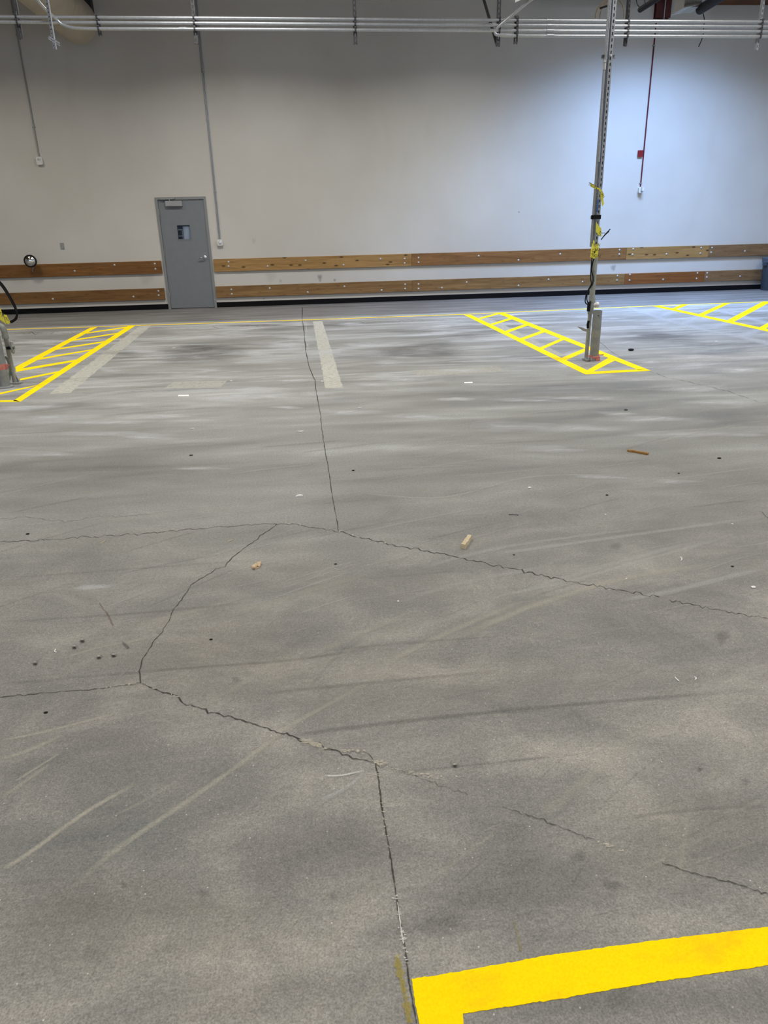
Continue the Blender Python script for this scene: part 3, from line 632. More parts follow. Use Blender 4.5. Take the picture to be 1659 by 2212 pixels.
def wall_conduit(bx, by, label, mat, w, h, ztop, straps, two=False, right=False):
    c = Wp(bx, by, 0.03); r = empty('wall_conduit', (c.x, D, c.z), label, 'electrical conduit')
    for k in ((-0.012, 0.012) if two else (0,)):
        pm = MB(); pm.tube([(c.x+k, D-0.016, c.z+h-0.005), (c.x+k, D-0.016, ztop)], 0.0125, 10); put('pipe', pm, mat, r)
    for sz in straps:
        s = MB(); s.box((c.x-0.035, D-0.004, sz-0.012), (c.x+0.035, D-0.0005, sz+0.012)); s.tube([(c.x, D-0.016, sz-0.012), (c.x, D-0.016, sz+0.012)], 0.0155, 12); put('strap', s, 'galv_dull', r)
    bx_ = octbox((c.x, D-0.0005, c.z), w, h, 0.055, 0.02); jb = put('junction_box', bx_, 'white_plastic', r, smooth=False, label='white junction box')
    return r, jb, c
r1, jb1, c1 = wall_conduit(85.5, 347.5, 'grey conduit at the far left ending in a white box with printed label', 'galv_dull', 0.058, 0.072, 6.25, [Wp(76, 275).z, 5.0])
lab = MB(); lab.box((c1.x-0.032, D-0.057, c1.z+0.010), (c1.x+0.028, D-0.0565, c1.z+0.017)).box((c1.x-0.02, D-0.057, c1.z+0.036), (c1.x-0.008, D-0.0565, c1.z+0.043)).box((c1.x+0.0, D-0.057, c1.z+0.036), (c1.x+0.012, D-0.0565, c1.z+0.043))
put('printed_label', lab, 'ink', jb1, smooth=False)
r2, jb2, c2 = wall_conduit(475.3, 524, 'grey conduit running down beside the grey door to a white box', 'galv', 0.058, 0.062, 6.25, [Wp(465, 416).z, Wp(439, 155).z, 5.2], two=True)
kp = MB(); kp.lathe((c2.x, D-0.055, c2.z), [(0.028, 0), (0.026, -0.012), (0.02, -0.014)], 14, 'y'); put('knob', kp, 'chrome', jb2)
r3, jb3, c3 = wall_conduit(1383.5, 410.5, 'thin red conduit at the right ending in a small box below the red square', 'red_conduit', 0.045, 0.062, 5.2, [Wp(1415, 99).z, Wp(1385, 396).z])
hn = MB(); hn.box((c3.x+0.0, D-0.11, c3.z-0.02), (c3.x+0.045, D-0.055, c3.z+0.055)); put('alarm_cover', hn, 'white_plastic', jb3, smooth=False)
thing('red_plate', octbox((Wp(1382.2, 332).x, D-0.0005, Wp(1382.2, 332).z), 0.052, 0.062, 0.03, 0.004), 'red', 'small dark red square plate on the wall beside the red conduit', 'alarm plate', (Wp(1382.2, 332).x, D, Wp(1382.2, 332).z), smooth=False)
oc = Wp(134.5, 531.5); ot = empty('wall_outlet', (oc.x, D, oc.z), 'small grey steel outlet plate on the wall between mirror and door', 'outlet')
put('cover_plate', octbox((oc.x, D-0.0005, oc.z), 0.038, 0.062, 0.008, 0.003), 'galv_dull', ot, smooth=False)
for dz in (-0.024, 0.024): put('socket', octbox((oc.x, D-0.0085, oc.z+dz), 0.019, 0.017, 0.003, 0.006), 'closer', ot, smooth=False)
# faint scuffs and a pinned speck on the wall are part of its paint

# ------------------------------------------------------------------ convex mirror
mc = Wp(65.3, 564, 0.22); mr = empty('convex_mirror', (mc.x, mc.y, mc.z), 'round convex mirror with black rim standing at the left guard board', 'mirror')
rot = Matrix.Translation(mc) @ Matrix.Rotation(math.radians(10), 4, 'Z') @ Matrix.Rotation(math.radians(90+4), 4, 'X')
R_ = 0.105; g_ = MB(); prof = [(R_*math.sin(a), 0.055*math.cos(a)) for a in [i*math.pi/2/10 for i in range(10, -1, -1)]]
prof[-1] = (0.0005, 0.055); g_.lathe(None, prof, 36, 'z', rot); put('mirror_glass', g_, 'mirror', mr)
rm = MB(); rm.lathe(None, [(R_-0.004, -0.025), (R_+0.016, -0.02), (R_+0.017, 0.006), (R_+0.008, 0.018), (R_-0.010, 0.014)], 36, 'z', rot); put('rim', rm, 'black', mr)
sb = Wp(71.5, 587, 0.045)
sm = MB(); sm.tube([tuple(V((mc.x+0.035, mc.y+0.03, mc.z-0.10))), tuple(V((sb.x, D-0.075, sb.z+0.02))), (sb.x, D-0.056, sb.z)], 0.013, 10); sm.tube([(mc.x, mc.y+0.02, mc.z), (mc.x+0.035, mc.y+0.03, mc.z-0.10)], 0.012, 8); put('bracket_arm', sm, 'galv', mr)

# ------------------------------------------------------------------ bin
tx = G(1630, 626).x+0.30; ty = D-0.34
bn = empty('trash_bin', (tx, ty, 0), 'dark blue-grey round bin by the wall at the right edge', 'bin')
b = MB(); b.lathe((tx, ty, 0), [(0.235, 0), (0.24, 0.01), (0.275, 0.60), (0.277, 0.62)], 40); put('bin_body', b, 'can', bn)
b = MB(); b.lathe((tx, ty, 0), [(0.276, 0.585), (0.292, 0.59), (0.300, 0.655), (0.304, 0.665), (0.304, 0.69), (0.285, 0.695), (0.278, 0.66), (0.27, 0.65)], 40); put('bin_rim', b, 'can_rim', bn)
for a in (185, 240, 300):
    b = MB()
    ca, sa = math.cos(math.radians(a)), math.sin(math.radians(a)); p = V((tx, ty, 0))
    b.box((-0.06, -0.02, 0.53), (0.06, 0.03, 0.60), Matrix.Translation(p+V((ca*0.285, sa*0.285, 0))) @ Matrix.Rotation(math.radians(a+90), 4, 'Z'))
    put('handle_lug', b, 'can', bn)

# ------------------------------------------------------------------ slotted channel
def strut(mb, base, L, ang=0.0, w=0.041, d=0.041, pitch=0.0508, slot=0.029, sw=0.013, axis=None, phase=0.0, back=True, t=0.003):
    Mx = Matrix.Translation(V(base)) @ (axis if axis is not None else Matrix.Identity(4)) @ Matrix.Rotation(math.radians(ang), 4, 'Z')
    h = w/2
    # slotted face at -y side
    mb.box((-h, -d/2, 0), (-sw/2, -d/2+t, L), Mx); mb.box((sw/2, -d/2, 0), (h, -d/2+t, L), Mx)
    z = phase; last = 0
    while z < L:
        zb = z+pitch-slot
        mb.box((-sw/2, -d/2, max(0, z)), (sw/2, -d/2+t, min(L, zb)), Mx); z += pitch
    mb.box((-h, -d/2+t, 0), (-h+t, d/2, L), Mx); mb.box((h-t, -d/2+t, 0), (h, d/2, L), Mx)
    if back:
        mb.box((-h+t, d/2-t, 0), (-h+0.010, d/2, L), Mx); mb.box((h-0.010, d/2-t, 0), (h-t, d/2, L), Mx)
    return Mx

# ------------------------------------------------------------------ overhead conduits
YC = 9.3
CROSS = {}
def cond(name_label, x0px, v0, x1px, v1, ext0=1.5, ext1=1.5, bend=None, r=0.0165, coup=()):
    a, b2 = Pl(x0px, v0, YC), Pl(x1px, v1, YC); dr_ = (b2-a).normalized()
    pts = [a-dr_*ext0, b2+dr_*ext1] if bend is None else bend+[b2+dr_*ext1]
    c = a.lerp(b2, 0.5); r0 = empty('overhead_conduit', tuple(c), name_label, 'conduit', 'steel conduits running across the top')
    m = MB(); m.tube(pts, r, 14); put('pipe', m, 'conduit', r0)
    for u in coup:
        f = (Pl(u, v0+(v1-v0)*(u-x0px)/(x1px-x0px), YC)); k = MB(); k.tube([f-dr_*0.04, f+dr_*0.04], r+0.004, 14); put('coupling', k, 'galv', r0)
    return a, b2
A1 = cond('topmost of the steel conduits running across the top', 0, 36, 1659, 47.5, coup=(1188,))
A2 = cond('second steel conduit from the top, just below the topmost', 0, 47.5, 1659, 58, coup=(1188,))
sp = [Pl(62, -40, YC-0.45), Pl(75, -8, YC-0.35), Pl(96, 18, YC-0.15), Pl(118, 38, YC-0.03), Pl(132, 51, YC), Pl(150, 58.5, YC), Pl(172, 61, YC), Pl(210, 62, YC)]
A3 = cond('third steel conduit, its left end bent upwards', 210, 62, 1659, 68.5, bend=[V(p) for p in smoothp(sp, 5)], coup=(1188, 395))
sp = [Pl(1190, -30, YC-0.40), Pl(1145, 1, YC-0.25), Pl(1105, 34, YC-0.1), Pl(1080, 55, YC-0.03), Pl(1071, 66, YC), Pl(1070, 73, YC), Pl(1078, 76, YC), Pl(1100, 77, YC)]
A4 = cond('lowest steel conduit at the right, its left end bent sharply upwards', 1100, 76.5, 1659, 79, bend=[V(p) for p in smoothp(sp, 5)], coup=(1188,))
def zat(A, x): return A[0].z+(A[1].z-A[0].z)*(x-A[0].x)/(A[1].x-A[0].x)

# ------------------------------------------------------------------ hangers
def hanger(ub, vb, ut, label, w=0.041, ang=0, up=True, Y=YC+0.045, dark=False, zt=None, lo_clip=True, mat='hanger', conds=None):
    p = Pl(ub, vb, Y); ztop = CEIL if zt is None else zt
    r = empty('hanging_channel', (p.x, Y, ztop), label, 'slotted channel', 'slotted channels hanging from the roof')
    m = MB(); strut(m, (p.x, Y, p.z), ztop-p.z, ang, w, 0.024 if w < 0.035 else 0.03, sw=w*0.36); put('channel', m, mat, r, smooth=False)
    if conds:
        for A in conds:
            z = zat(A, p.x); k = MB()
            k.box((p.x-0.012, YC-0.024, z+0.014), (p.x+0.012, Y-0.012, z+0.03)); k.tube([(p.x-0.010, YC, z), (p.x+0.010, YC, z)], 0.0225, 12)
            put('pipe_clamp', k, 'hanger', r)
    return r
hanger(46.5, 85, 40, 'slotted channel hanging at the far left beside the grey conduit', conds=(A1, A2))
hanger(425, 95, 418, 'slotted channel hanging in front of the conduit that runs to the door', conds=(A1, A2, A3))
hanger(768, 96, 767, 'slotted channel hanging over the middle of the wall', conds=(A1, A2, A3))
hanger(1075.5, 101, 1078, 'slotted channel hanging where the lowest conduit bends, beside the diagonal rod', conds=(A1, A2, A3))
hanger(217, 77, 210, 'short slotted channel by the end of the round duct', zt=Pl(209, 28, YC+0.045).z, conds=(A1, A2, A3), w=0.036)
hanger(1113.5, 95, 1116, 'short slotted channel right of the bent conduit', zt=Pl(1116, 34, YC+0.045).z, conds=(A1, A2, A3, A4))
hanger(1350, 100, 1356, 'dark hanging channel just right of the tall slotted post', ang=35, conds=(A1, A2, A3, A4), w=0.036)
hanger(1633, 109, 1640, 'bluish hanging channel near the right edge', ang=25, conds=(A1, A2, A3, A4), w=0.036, mat='galv')
# bright nearer channel with a bent clip
p = Pl(119, 107, 7.6); r = empty('hanging_channel', (p.x, 7.6, CEIL), 'bright punched channel with a folded clip hanging in front of the duct', 'slotted channel', 'slotted channels hanging from the roof')
m = MB(); strut(m, (p.x, 7.6, p.z), CEIL-p.z, -12, 0.026, 0.02, pitch=0.031, slot=0.010, sw=0.009); put('channel', m, 'galv', r, smooth=False)
q = Pl(113, 84, 7.6); m = MB()
Mx = Matrix.Translation(q) @ Matrix.Rotation(math.radians(32), 4, 'Y')
m.box((-0.02, -0.03, -0.006), (0.075, -0.024, 0.006), Mx); m.box((-0.02, -0.03, -0.02), (0.085, -0.026, -0.012), Mx); m.box((-0.024, -0.03, -0.02), (-0.018, 0.02, 0.006), Mx); put('clip', m, 'galv', r, smooth=False)
# diagonal rod
a, b2 = Pl(1043, -8, YC+0.4), Pl(1074, 98, YC+0.09); a = b2+(a-b2)*1.6
thing('brace_rod', MB().tube([a, b2], 0.017, 10), 'dark_metal', 'dark diagonal rod leaning down to the bent conduit', 'brace rod', tuple(b2))

# ------------------------------------------------------------------ duct and roof steel
dc = Pl(163, 45, D-0.55); du = empty('round_duct', (dc.x, dc.y, dc.z), 'large round cream duct with a domed end at the upper left', 'duct')
m = MB(); m.tube([(dc.x, D-0.55, dc.z), (dc.x, 10.2, dc.z), (dc.x, 6.0, dc.z)], 0.36, 48, caps=False)
m.lathe((dc.x, D-0.55, dc.z), [(0.36*math.cos(a), 0.24*math.sin(a)) for a in [k*math.pi/2/10 for k in range(10)]]+[(0.002, 0.24)], 48, 'y'); put('duct_pipe', m, 'duct', du)
for yy in (12.2, 14.4):
    m = MB(); m.tube([(dc.x, yy-0.02, dc.z), (dc.x, yy+0.02, dc.z)], 0.366, 48); put('duct_joint', m, 'duct', du)
a, b2 = Wp(163, 30), Wp(200, 0)
thing('wall_box', MB().box((a.x, D-0.18, a.z), (b2.x, D-0.001, b2.z+0.25)), 'dark_metal', 'dark grey box on the wall behind the domed duct end', 'box', (a.x, D, a.z), smooth=False)
a = Wp(1411, 41.5); b2 = Wp(1443, 41.5); xm = (a.x+b2.x)/2
m = MB(); m.box((a.x, D-0.10, a.z), (b2.x, D-0.085, CEIL)); m.box((a.x, D-0.02, a.z), (b2.x, D-0.002, CEIL)); m.box((xm-0.01, D-0.085, a.z), (xm+0.01, D-0.02, CEIL)); sc_ = empty('steel_stub_column', (xm, D, CEIL), 'dark red steel column stub on the wall above the red conduit', 'steel column'); put('column', m, 'oxide', sc_, smooth=False)
m = MB(); m.tube([(Wp(1428.5, 41).x, D-0.115, a.z-0.02), (Wp(1428.5, 41).x, D-0.115, CEIL)], 0.012, 10); put('riser', m, 'galv', sc_)  # bright tube put in for the highlight line down the column's centre gap
zb = Wp(1300, 2.0).z
thing('steel_girder', MB().box((Wp(1146, 0).x, D-0.25, zb), (Wp(1452, 0).x, D-0.12, zb+0.3)), 'oxide', 'dark red steel girder along the top behind the slotted post', 'girder', (5.5, D-0.18, zb), smooth=False)
zb = Wp(1600, 13).z
thing('roof_beam', MB().box((Wp(1545, 5).x-0.2, D-0.4, zb), (15.9, D-0.06, zb+0.4)), 'wood_dark', 'brown timber roof beam at the upper right corner', 'beam', (10, D-0.2, zb), smooth=False)
a, b2 = Pl(1383, 21, 11.6), Pl(1425, -6, 10.9)
thing('black_rod', MB().tube([a, b2+(b2-a)*0.6], 0.038, 14), 'black', 'thin black tube slanting left above the conduits', 'tube', tuple(a))
a, b2 = Pl(1513, 20, 11.6), Pl(1560, -10, 10.7)
thing('black_pipe', MB().tube([a, b2+(b2-a)*0.8], 0.066, 20), 'black', 'thick black pipe end beside the grey fixture', 'pipe', tuple(a))
a = Pl(1467, 23, 11.6); b2 = Pl(1510, -6, 11.6)
fx = empty('ceiling_fixture', (a.x, 11.6, b2.z), 'grey boxy fixture under the roof beside the thick black pipe', 'fixture')
put('housing', MB().box((a.x+0.02, 11.5, a.z+0.02), (b2.x, 11.8, b2.z+0.5)), 'galv_dull', fx, smooth=False)
put('lens', MB().prism([(a.x+0.0, 11.46, a.z), (b2.x, 11.46, a.z+0.05), (b2.x, 11.85, a.z+0.05), (a.x, 11.85, a.z)], (0, 0, 0.02)), 'closer', fx, smooth=False)
a, b2 = Pl(1113, 5, YC-0.3), Pl(1133, -3, YC-0.3)
thing('hanging_tag', MB().prism([(a.x, a.y, a.z), (b2.x-0.01, a.y, b2.z), (b2.x, a.y, b2.z+0.1), (a.x, a.y, b2.z+0.1)], (0, 0.01, 0)), 'white', 'small white tag at the top edge beside the bent conduit', 'tag', tuple(a), smooth=False)
def wire(pxs, Y, r, mat, label, cat='wire', name='loose_wire'):
    pts = smoothp([Pl(u, v, Y) for u, v in pxs], 6); return thing(name, MB().tube(pts, r, 8), mat, label, cat, tuple(pts[len(pts)//2]))
wire([(1312, -4), (1300, 8), (1292, 17), (1287, 30), (1286, 39)], 9.45, 0.006, 'brownwire', 'brown wire arching left of the slotted post')
wire([(1314, 0), (1304, 14), (1298, 24), (1295, 40)], 9.5, 0.005, 'brownwire', 'second brown wire, closest to the slotted post')
wire([(1320, 16), (1313, 13), (1305, 15), (1296, 18)], 9.42, 0.010, 'black', 'black cable end sticking out left of the slotted post')
wire([(1336, 0), (1344, 10), (1347, 24), (1347, 40)], 9.5, 0.004, 'brownwire', 'thin pale wire arching right of the slotted post')
wire([(1374, 0), (1378, 12), (1386, 15), (1393, 8), (1393, -2)], 11.9, 0.005, 'black', 'small black wire loop between hanging channel and red column')
wire([(1515, 19), (1521, 38), (1520, 60), (1517, 82), (1509, 101)], 11.6, 0.006, 'black', 'thin black wire dangling below the thick black pipe')

# ------------------------------------------------------------------ tall slotted post and bollard on the right
PX, PY = 3.018, 7.80
post = empty('slotted_post', (PX, PY, 0), 'tall slotted steel post standing on the bollard within the yellow hatching', 'post')
zb = Pl(1290, 533, PY).z
ANG = 12
m = MB(); strut(m, (PX, PY, zb), CEIL-zb, ANG, 0.041, 0.041, 0.0508, 0.028, 0.011, back=False)
Mx = Matrix.Translation((PX, PY, zb)) @ Matrix.Rotation(math.radians(ANG), 4, 'Z')
m.box((-0.0205, 0.018, 0), (0.0205, 0.0205, CEIL-zb), Mx)
slot_ch = put('slotted_channel', m, 'galv', post, smooth=False)
m = MB(); m.box((-0.017, -0.017, 0.001), (0.017, -0.014, CEIL-zb-0.001), Mx); put('slot_shade', m, 'black', slot_ch, smooth=False)  # black strip inside the channel stands in for shade in the slots
m = MB(); Mx2 = Matrix.Translation((PX-0.033, PY+0.004, zb)) @ Matrix.Rotation(math.radians(ANG-0), 4, 'Z')
for x0, x1, y0 in ((-0.013, -0.006, -0.018), (-0.006, 0.004, -0.010), (0.004, 0.0115, -0.018)): m.box((x0, y0, 0), (x1, 0.02, CEIL-zb), Mx2)
put('ribbed_channel', m, 'galv', post, smooth=False)
zt_ = Pl(1316, 142, PY).z; zb2 = Pl(1300, 350, PY).z
m = MB(); m.tube([(PX-0.052, PY-0.022, zt_), (PX-0.047, PY-0.02, (zt_+zb2)/2), (PX-0.035, PY-0.020, zb2)], 0.011, 10); put('pipe', m, 'galv', post)
zq = Pl(1312, 152, PY).z; zr = Pl(1315, 137, PY).z
m = MB(); m.tube([(PX-0.053, PY-0.022, zq), (PX-0.053, PY-0.022, zr)], 0.0155, 12); m.tube([(PX-0.05, PY-0.022, zr+0.003), (PX-0.046, PY-0.02, zr+0.03)], 0.012, 10); put('coupling', m, 'bright_steel', post, label='bright conduit coupling')
m = MB(); m.tube([(PX-0.044, PY-0.02, zr+0.03), (PX-0.044, PY-0.02, CEIL)], 0.0135, 12); put('upper_pipe', m, 'galv', post)
zc = Pl(1325, 122, PY).z
for sgn in (0,):
    m = MB(); m.box((-0.072, -0.05, -0.016), (0.062, -0.024, -0.013), Matrix.Translation((PX, PY+0.05, zc))); m.box((-0.072, -0.05, 0.013), (0.062, -0.024, 0.016), Matrix.Translation((PX, PY+0.05, zc))); m.box((-0.072, -0.026, -0.013), (0.062, -0.022, 0.013), Matrix.Translation((PX, PY+0.05, zc)))
    put('cross_bracket', m, 'galv_dull', post, smooth=False)
m = MB(); m.lathe((PX+0.003, PY-0.022, zc), [(0.011, 0), (0.011, -0.008), (0.004, -0.011)], 6, 'y'); put('bolt', m, 'bright_steel', post)
# lower pipe and coupling
pz = lambda v: Pl(1285, v, PY).z
lx = Pl(1283.5, 600, PY).x; ly = PY+0.02
m = MB(); m.tube([(lx, ly, pz(645)), (lx, ly, pz(540))], 0.029, 20); put('lower_pipe', m, 'pipe', post)
m = MB(); m.tube([(lx, ly, pz(652)), (lx, ly, pz(640))], 0.032, 20); put('pipe_collar', m, 'pipe', post)
# conduit body, stub and thin riser to the floor
rx = Pl(1272.5, 720, PY).x; ex = Pl(1278, 665, PY).x
m = MB(); pts = [(ex+0.012, ly, pz(645)), (ex+0.012, ly, pz(650)), (ex, ly, pz(664)), (ex-0.004, ly, pz(678))]; m.tube(smoothp([V(p) for p in pts], 4), 0.03, 18); put('elbow_body', m, 'pipe', post)
m = MB(); m.lathe((0, 0, 0), [(0.026, 0.0), (0.026, 0.03), (0.031, 0.03), (0.031, 0.062), (0.024, 0.066)], 18, 'x', Matrix.Translation((ex+0.015, ly-0.005, pz(659)))); put('stub_fitting', m, 'white_plastic', post, label='whitish pipe stub')
m = MB(); m.tube([(ex-0.006, ly-0.0, pz(676)), (rx, ly, pz(705)), (rx-0.004, ly, 0.0)], 0.021, 16); put('riser_pipe', m, 'pipe', post)
m = MB(); m.box((ex-0.045, ly-0.03, pz(672)), (ex-0.018, ly, pz(652))); put('cable_cover', m, 'black', post, smooth=False, label='black cable cover'); m = MB(); m.tube([(ex-0.028, ly-0.035, pz(692)), (ex-0.035, ly-0.035, pz(700)), (ex-0.03, ly-0.035, pz(708))], 0.013, 10); put('black_tape', m, 'black', post, label='black tape wrapped around the fitting')
m = MB(); m.box((PX-0.055, PY-0.045, pz(473.5)), (PX+0.024, PY+0.03, pz(464.5))); m.box((PX-0.07, PY-0.03, pz(473)), (PX-0.055, PY+0.0, pz(466))); put('clamp', m, 'black', post, smooth=False, label='black clamp around the channel')
m = MB(); zA, zB = pz(459), pz(431); m.prism([(-0.016, -0.0265, zA-zb), (-0.002, -0.0265, zA-zb+0.0), (0.0, -0.0265, zB-zb-0.01), (-0.003, -0.0265, zB-zb), (-0.012, -0.0265, zB-zb), (-0.015, -0.0265, zB-zb-0.01)], (0, 0.004, 0), Mx @ Matrix.Translation((-0.012, 0, 0)))
put('blue_sticker', m, 'bluetape', post, smooth=False, label='blue sticker')
m = MB(); m.lathe((PX, PY, 0), [(0.001, zb-0.06), (0.033, zb-0.055), (0.036, zb-0.03), (0.034, zb), (0.001, zb+0.002)], 16); put('strap_band', m, 'black', post, label='dark band where channel meets pipe')

bc = G(1279.5, 777); BX, BY = bc.x, PY-0.09
bo = empty('steel_bollard', (BX, BY, 0), 'short round grey bollard wrapped with duct tape inside the right hatching', 'bollard', 'grey pipe bollards')
bh = Pl(1287, 671, BY).z
m = MB(); m.lathe((BX, BY, 0), [(0.048, 0.0), (0.048, bh), (0.042, bh), (0.042, bh-0.12), (0.001, bh-0.12)], 32); put('bollard_pipe', m, ['bollard'], bo)
z0, z1 = Pl(1283, 728, BY).z, Pl(1283, 713.5, BY).z
m = MB(); m.lathe((BX, BY, 0), [(0.0485, z0), (0.0492, z0), (0.0494, z1), (0.0485, z1)], 32); tp = put('tape_band', m, 'ducttape', bo)
e1, e2 = Pl(1246.5, 705.5, BY-0.01), Pl(1273, 716, BY-0.02)
m = MB(); m.prism([e1, e1.lerp(e2, .4)+V((0, 0, .012)), e2+V((0, 0, .01)), e2+V((0, 0, -.01)), e1.lerp(e2, .5)+V((0, 0, -.02))], (0, 0.002, 0)); put('tape_tail', m, 'ducttape', bo, smooth=False)
m = MB(); m.lathe((BX, BY, 0), [(0.004, Pl(1288, 681, BY).z-0.0), (0.004, 0), ], 4)
m = MB(); hz_ = Pl(1289, 681, BY); m.lathe((hz_.x, BY-0.046, hz_.z), [(0.006, 0.0), (0.006, -0.003)], 10, 'y'); put('bolt_hole', m, 'black', bo)
m = MB(); m.box((BX-0.105, BY-0.06, 0.004), (BX+0.05, BY+0.08, 0.016)); m.box((BX-0.10, BY-0.075, 0.018), (BX-0.06, BY-0.065, 0.022)); m.tube([(BX-0.06, BY-0.07, 0.0), (BX-0.06, BY-0.07, 0.045)], 0.008, 8); m.tube([(BX-0.06, BY-0.07, 0.02), (BX-0.06, BY-0.07, 0.03)], 0.014, 6)
m.tube([(BX-0.07, BY+0.02, 0.0), (BX-0.07, BY+0.02, 0.05)], 0.007, 8); m.tube([(BX+0.05, BY+0.0, 0.014), (BX+0.05, BY+0.0, 0.03)], 0.01, 8); m.box((BX-0.12, BY-0.02, 0.03), (BX-0.03, BY-0.01, 0.036)); put('base_plate', m, 'galv_dull', bo, smooth=False)
m = MB(); m.lathe((BX, BY, 0), [(0.0485, 0.022), (0.055, 0.026), (0.053, 0.050), (0.0485, 0.052)], 24); m.box((BX-0.10, BY-0.04, 0.052), (BX-0.04, BY-0.034, 0.062)); m.box((BX+0.04, BY-0.03, 0.055), (BX+0.098, BY-0.02, 0.066)); m.box((BX+0.0, BY-0.062, 0.0), (BX+0.045, BY-0.05, 0.05)); put('red_tape', m, 'redtape', bo, smooth=False, label='faded pink-red tape at the foot')

# cables on the right post
wire([(1283, 556), (1278, 580), (1281, 600), (1279, 615), (1268, 632), (1264, 650), (1268, 657), (1274, 653)], PY-0.035, 0.006, 'black', 'outer black cable looping beside the right bollard pipe', 'cable', 'power_cable')
wire([(1279, 556), (1277, 575), (1276, 600), (1277, 614), (1270, 628), (1267.5, 645), (1271, 655), (1276, 650)], PY-0.045, 0.006, 'black', 'inner black cable looping beside the right bollard pipe', 'cable', 'power_cable')
wire([(1284, 556), (1281, 575), (1284, 598), (1282, 612), (1277, 625)], PY-0.03, 0.005, 'hose_grey', 'grey-green cable running down the right post', 'cable', 'power_cable')
wire([(1298.5, 518), (1306, 508), (1318, 495)], PY-0.02, 0.0055, 'black', 'longer black cable end poking out right of the post', 'cable', 'power_cable')
wire([(1299, 517), (1307, 507.5), (1315.5, 500)], PY-0.03, 0.0055, 'black', 'shorter black cable end poking out right of the post', 'cable', 'power_cable')
wire([(1300, 504.5), (1305, 503), (1308, 505)], PY-0.02, 0.003, 'hose_grey', 'thin grey wire hooking right of the post', 'wire', 'loose_wire')

# caution tape: thin folded ribbons with printing
def tape(pairs, Y, label, text, tpos, name='caution_tape', pts_y=None):
    tot = [p for pr in pairs for p in pr]; c = Pl(*tot[0], Y)
    r = empty(name, tuple(c), label, 'caution tape', 'yellow caution tape scraps')
    m = MB(); L = []; Rr = []
    for i, (a_, b_) in enumerate(pairs):
        y = Y if pts_y is None else pts_y[i]
        L.append(Pl(*a_, y)); Rr.append(Pl(*b_, y))
    vs = L+Rr; n = len(L); off = V((0, 0.0012, 0)); vs2 = [p+off for p in vs]
    fs = [(i, i+1, n+i+1, n+i) for i in range(n-1)]
    m.add(vs+vs2, fs+[tuple(2*n+j for j in f)[::-1] for f in fs]+[(0, n, 3*n, 2*n), (n-1, 2*n+n-1, 3*n+n-1, 2*n-1)]+[(i, 2*n+i, 2*n+i+1, i+1) for i in range(n-1)]+[(n+i, n+i+1, 3*n+i+1, 3*n+i) for i in range(n-1)])
    put('tape_strip', m, 'cautape', r, smooth=False)
    for (tx_, u, v, y, size, ang) in tpos:
        t_ = MB(); p = Pl(u, v, y); text_into(t_, tx_, size, Matrix.Translation(p) @ FACE @ Matrix.Rotation(math.radians(ang), 4, 'Z')); put('lettering', t_, 'ink', r, smooth=False)
    return r
YT = PY-0.06
tape([((1274, 394), (1276, 403)), ((1284, 400), (1285, 408)), ((1291, 405), (1293, 409)), ((1299, 409), (1297, 416)), ((1305, 421), (1297, 424)), ((1303, 430), (1299, 432)), ((1305, 440), (1301, 446))], YT,
     'caution tape strip knotted high on the slotted post', 'CAUTION', [('TION', 1280.5, 401.5, YT-0.003, 0.044, -24), ('CAU', 1301.3, 420, YT-0.003, 0.034, -55)])
tape([((1288, 479), (1287, 500)), ((1294, 489), (1293, 508)), ((1299, 493), (1299, 512))], YT, 'caution tape band crossing the slotted post below the black clamp', 'CA', [('UT', 1297, 505, YT-0.003, 0.04, 60)])
tape([((1282, 518), (1284, 521)), ((1277, 538), (1284.5, 530)), ((1275, 556), (1282, 557)), ((1284, 548), (1286, 558)), ((1293, 535), (1291, 545)), ((1294, 524), (1285, 530))], YT-0.01,
     'crumpled caution tape bundle at the foot of the slotted channel', 'CAUTION', [('TION', 1286.5, 528.5, YT-0.02, 0.042, -8), ('CAU', 1287, 540, YT-0.02, 0.042, 12), ('TION', 1287, 553, YT-0.02, 0.044, -10)], pts_y=[YT+0.01, YT, YT-0.01, YT-0.013, YT-0.015, YT-0.01])
tape([((1283.5, 533), (1280, 540)), ((1294, 535), (1292, 547)), ((1286, 545), (1283, 551)), ((1292, 548), (1291, 556)), ((1280, 553), (1281, 559))], YT-0.012, 'loose caution tape end folded over the crumpled bundle', '', [], pts_y=[YT-0.012, YT-0.006, YT-0.012, YT-0.006, YT-0.012])

# ------------------------------------------------------------------ left post group at the picture edge
QB = G(7.5, 838); QX, QY = QB.x, QB.y+0.03
b2 = empty('steel_bollard', (QX, QY, 0), 'short round grey bollard with red tape at the left edge', 'bollard', 'grey pipe bollards')
m = MB(); m.lathe((QX, QY, 0), [(0.060, 0.0), (0.060, 0.53), (0.052, 0.53), (0.052, 0.41), (0.001, 0.41)], 32); put('bollard_pipe', m, 'bollard', b2)
m = MB(); m.lathe((QX, QY, 0), [(0.060, 0.0), (0.088, 0.002), (0.088, 0.014), (0.060, 0.018)], 32); put('base_flange', m, 'galv_dull', b2)
z0, z1 = Pl(12, 799, QY-.05).z, Pl(12, 787, QY-.05).z
m = MB(); m.lathe((QX, QY, 0), [(0.0605, z0), (0.0625, z0+0.01), (0.0625, z1), (0.0605, z1)], 32)
a = Pl(14, 787, QY-0.06); m.prism([(a.x-0.02, a.y, a.z), (a.x+0.045, a.y, a.z-0.002), (a.x+0.02, a.y, a.z-0.012), (a.x+0.0, a.y, a.z-0.05), (a.x-0.02, a.y, a.z-0.055)], (0, 0.002, 0)); put('red_tape', m, 'redtape', b2, label='faded pink-red tape')
pb = G(33, 829); lp = empty('riser_post', (pb.x, pb.y, 0), 'slim grey pipe riser with elbow standing behind the left bollard', 'pipe')
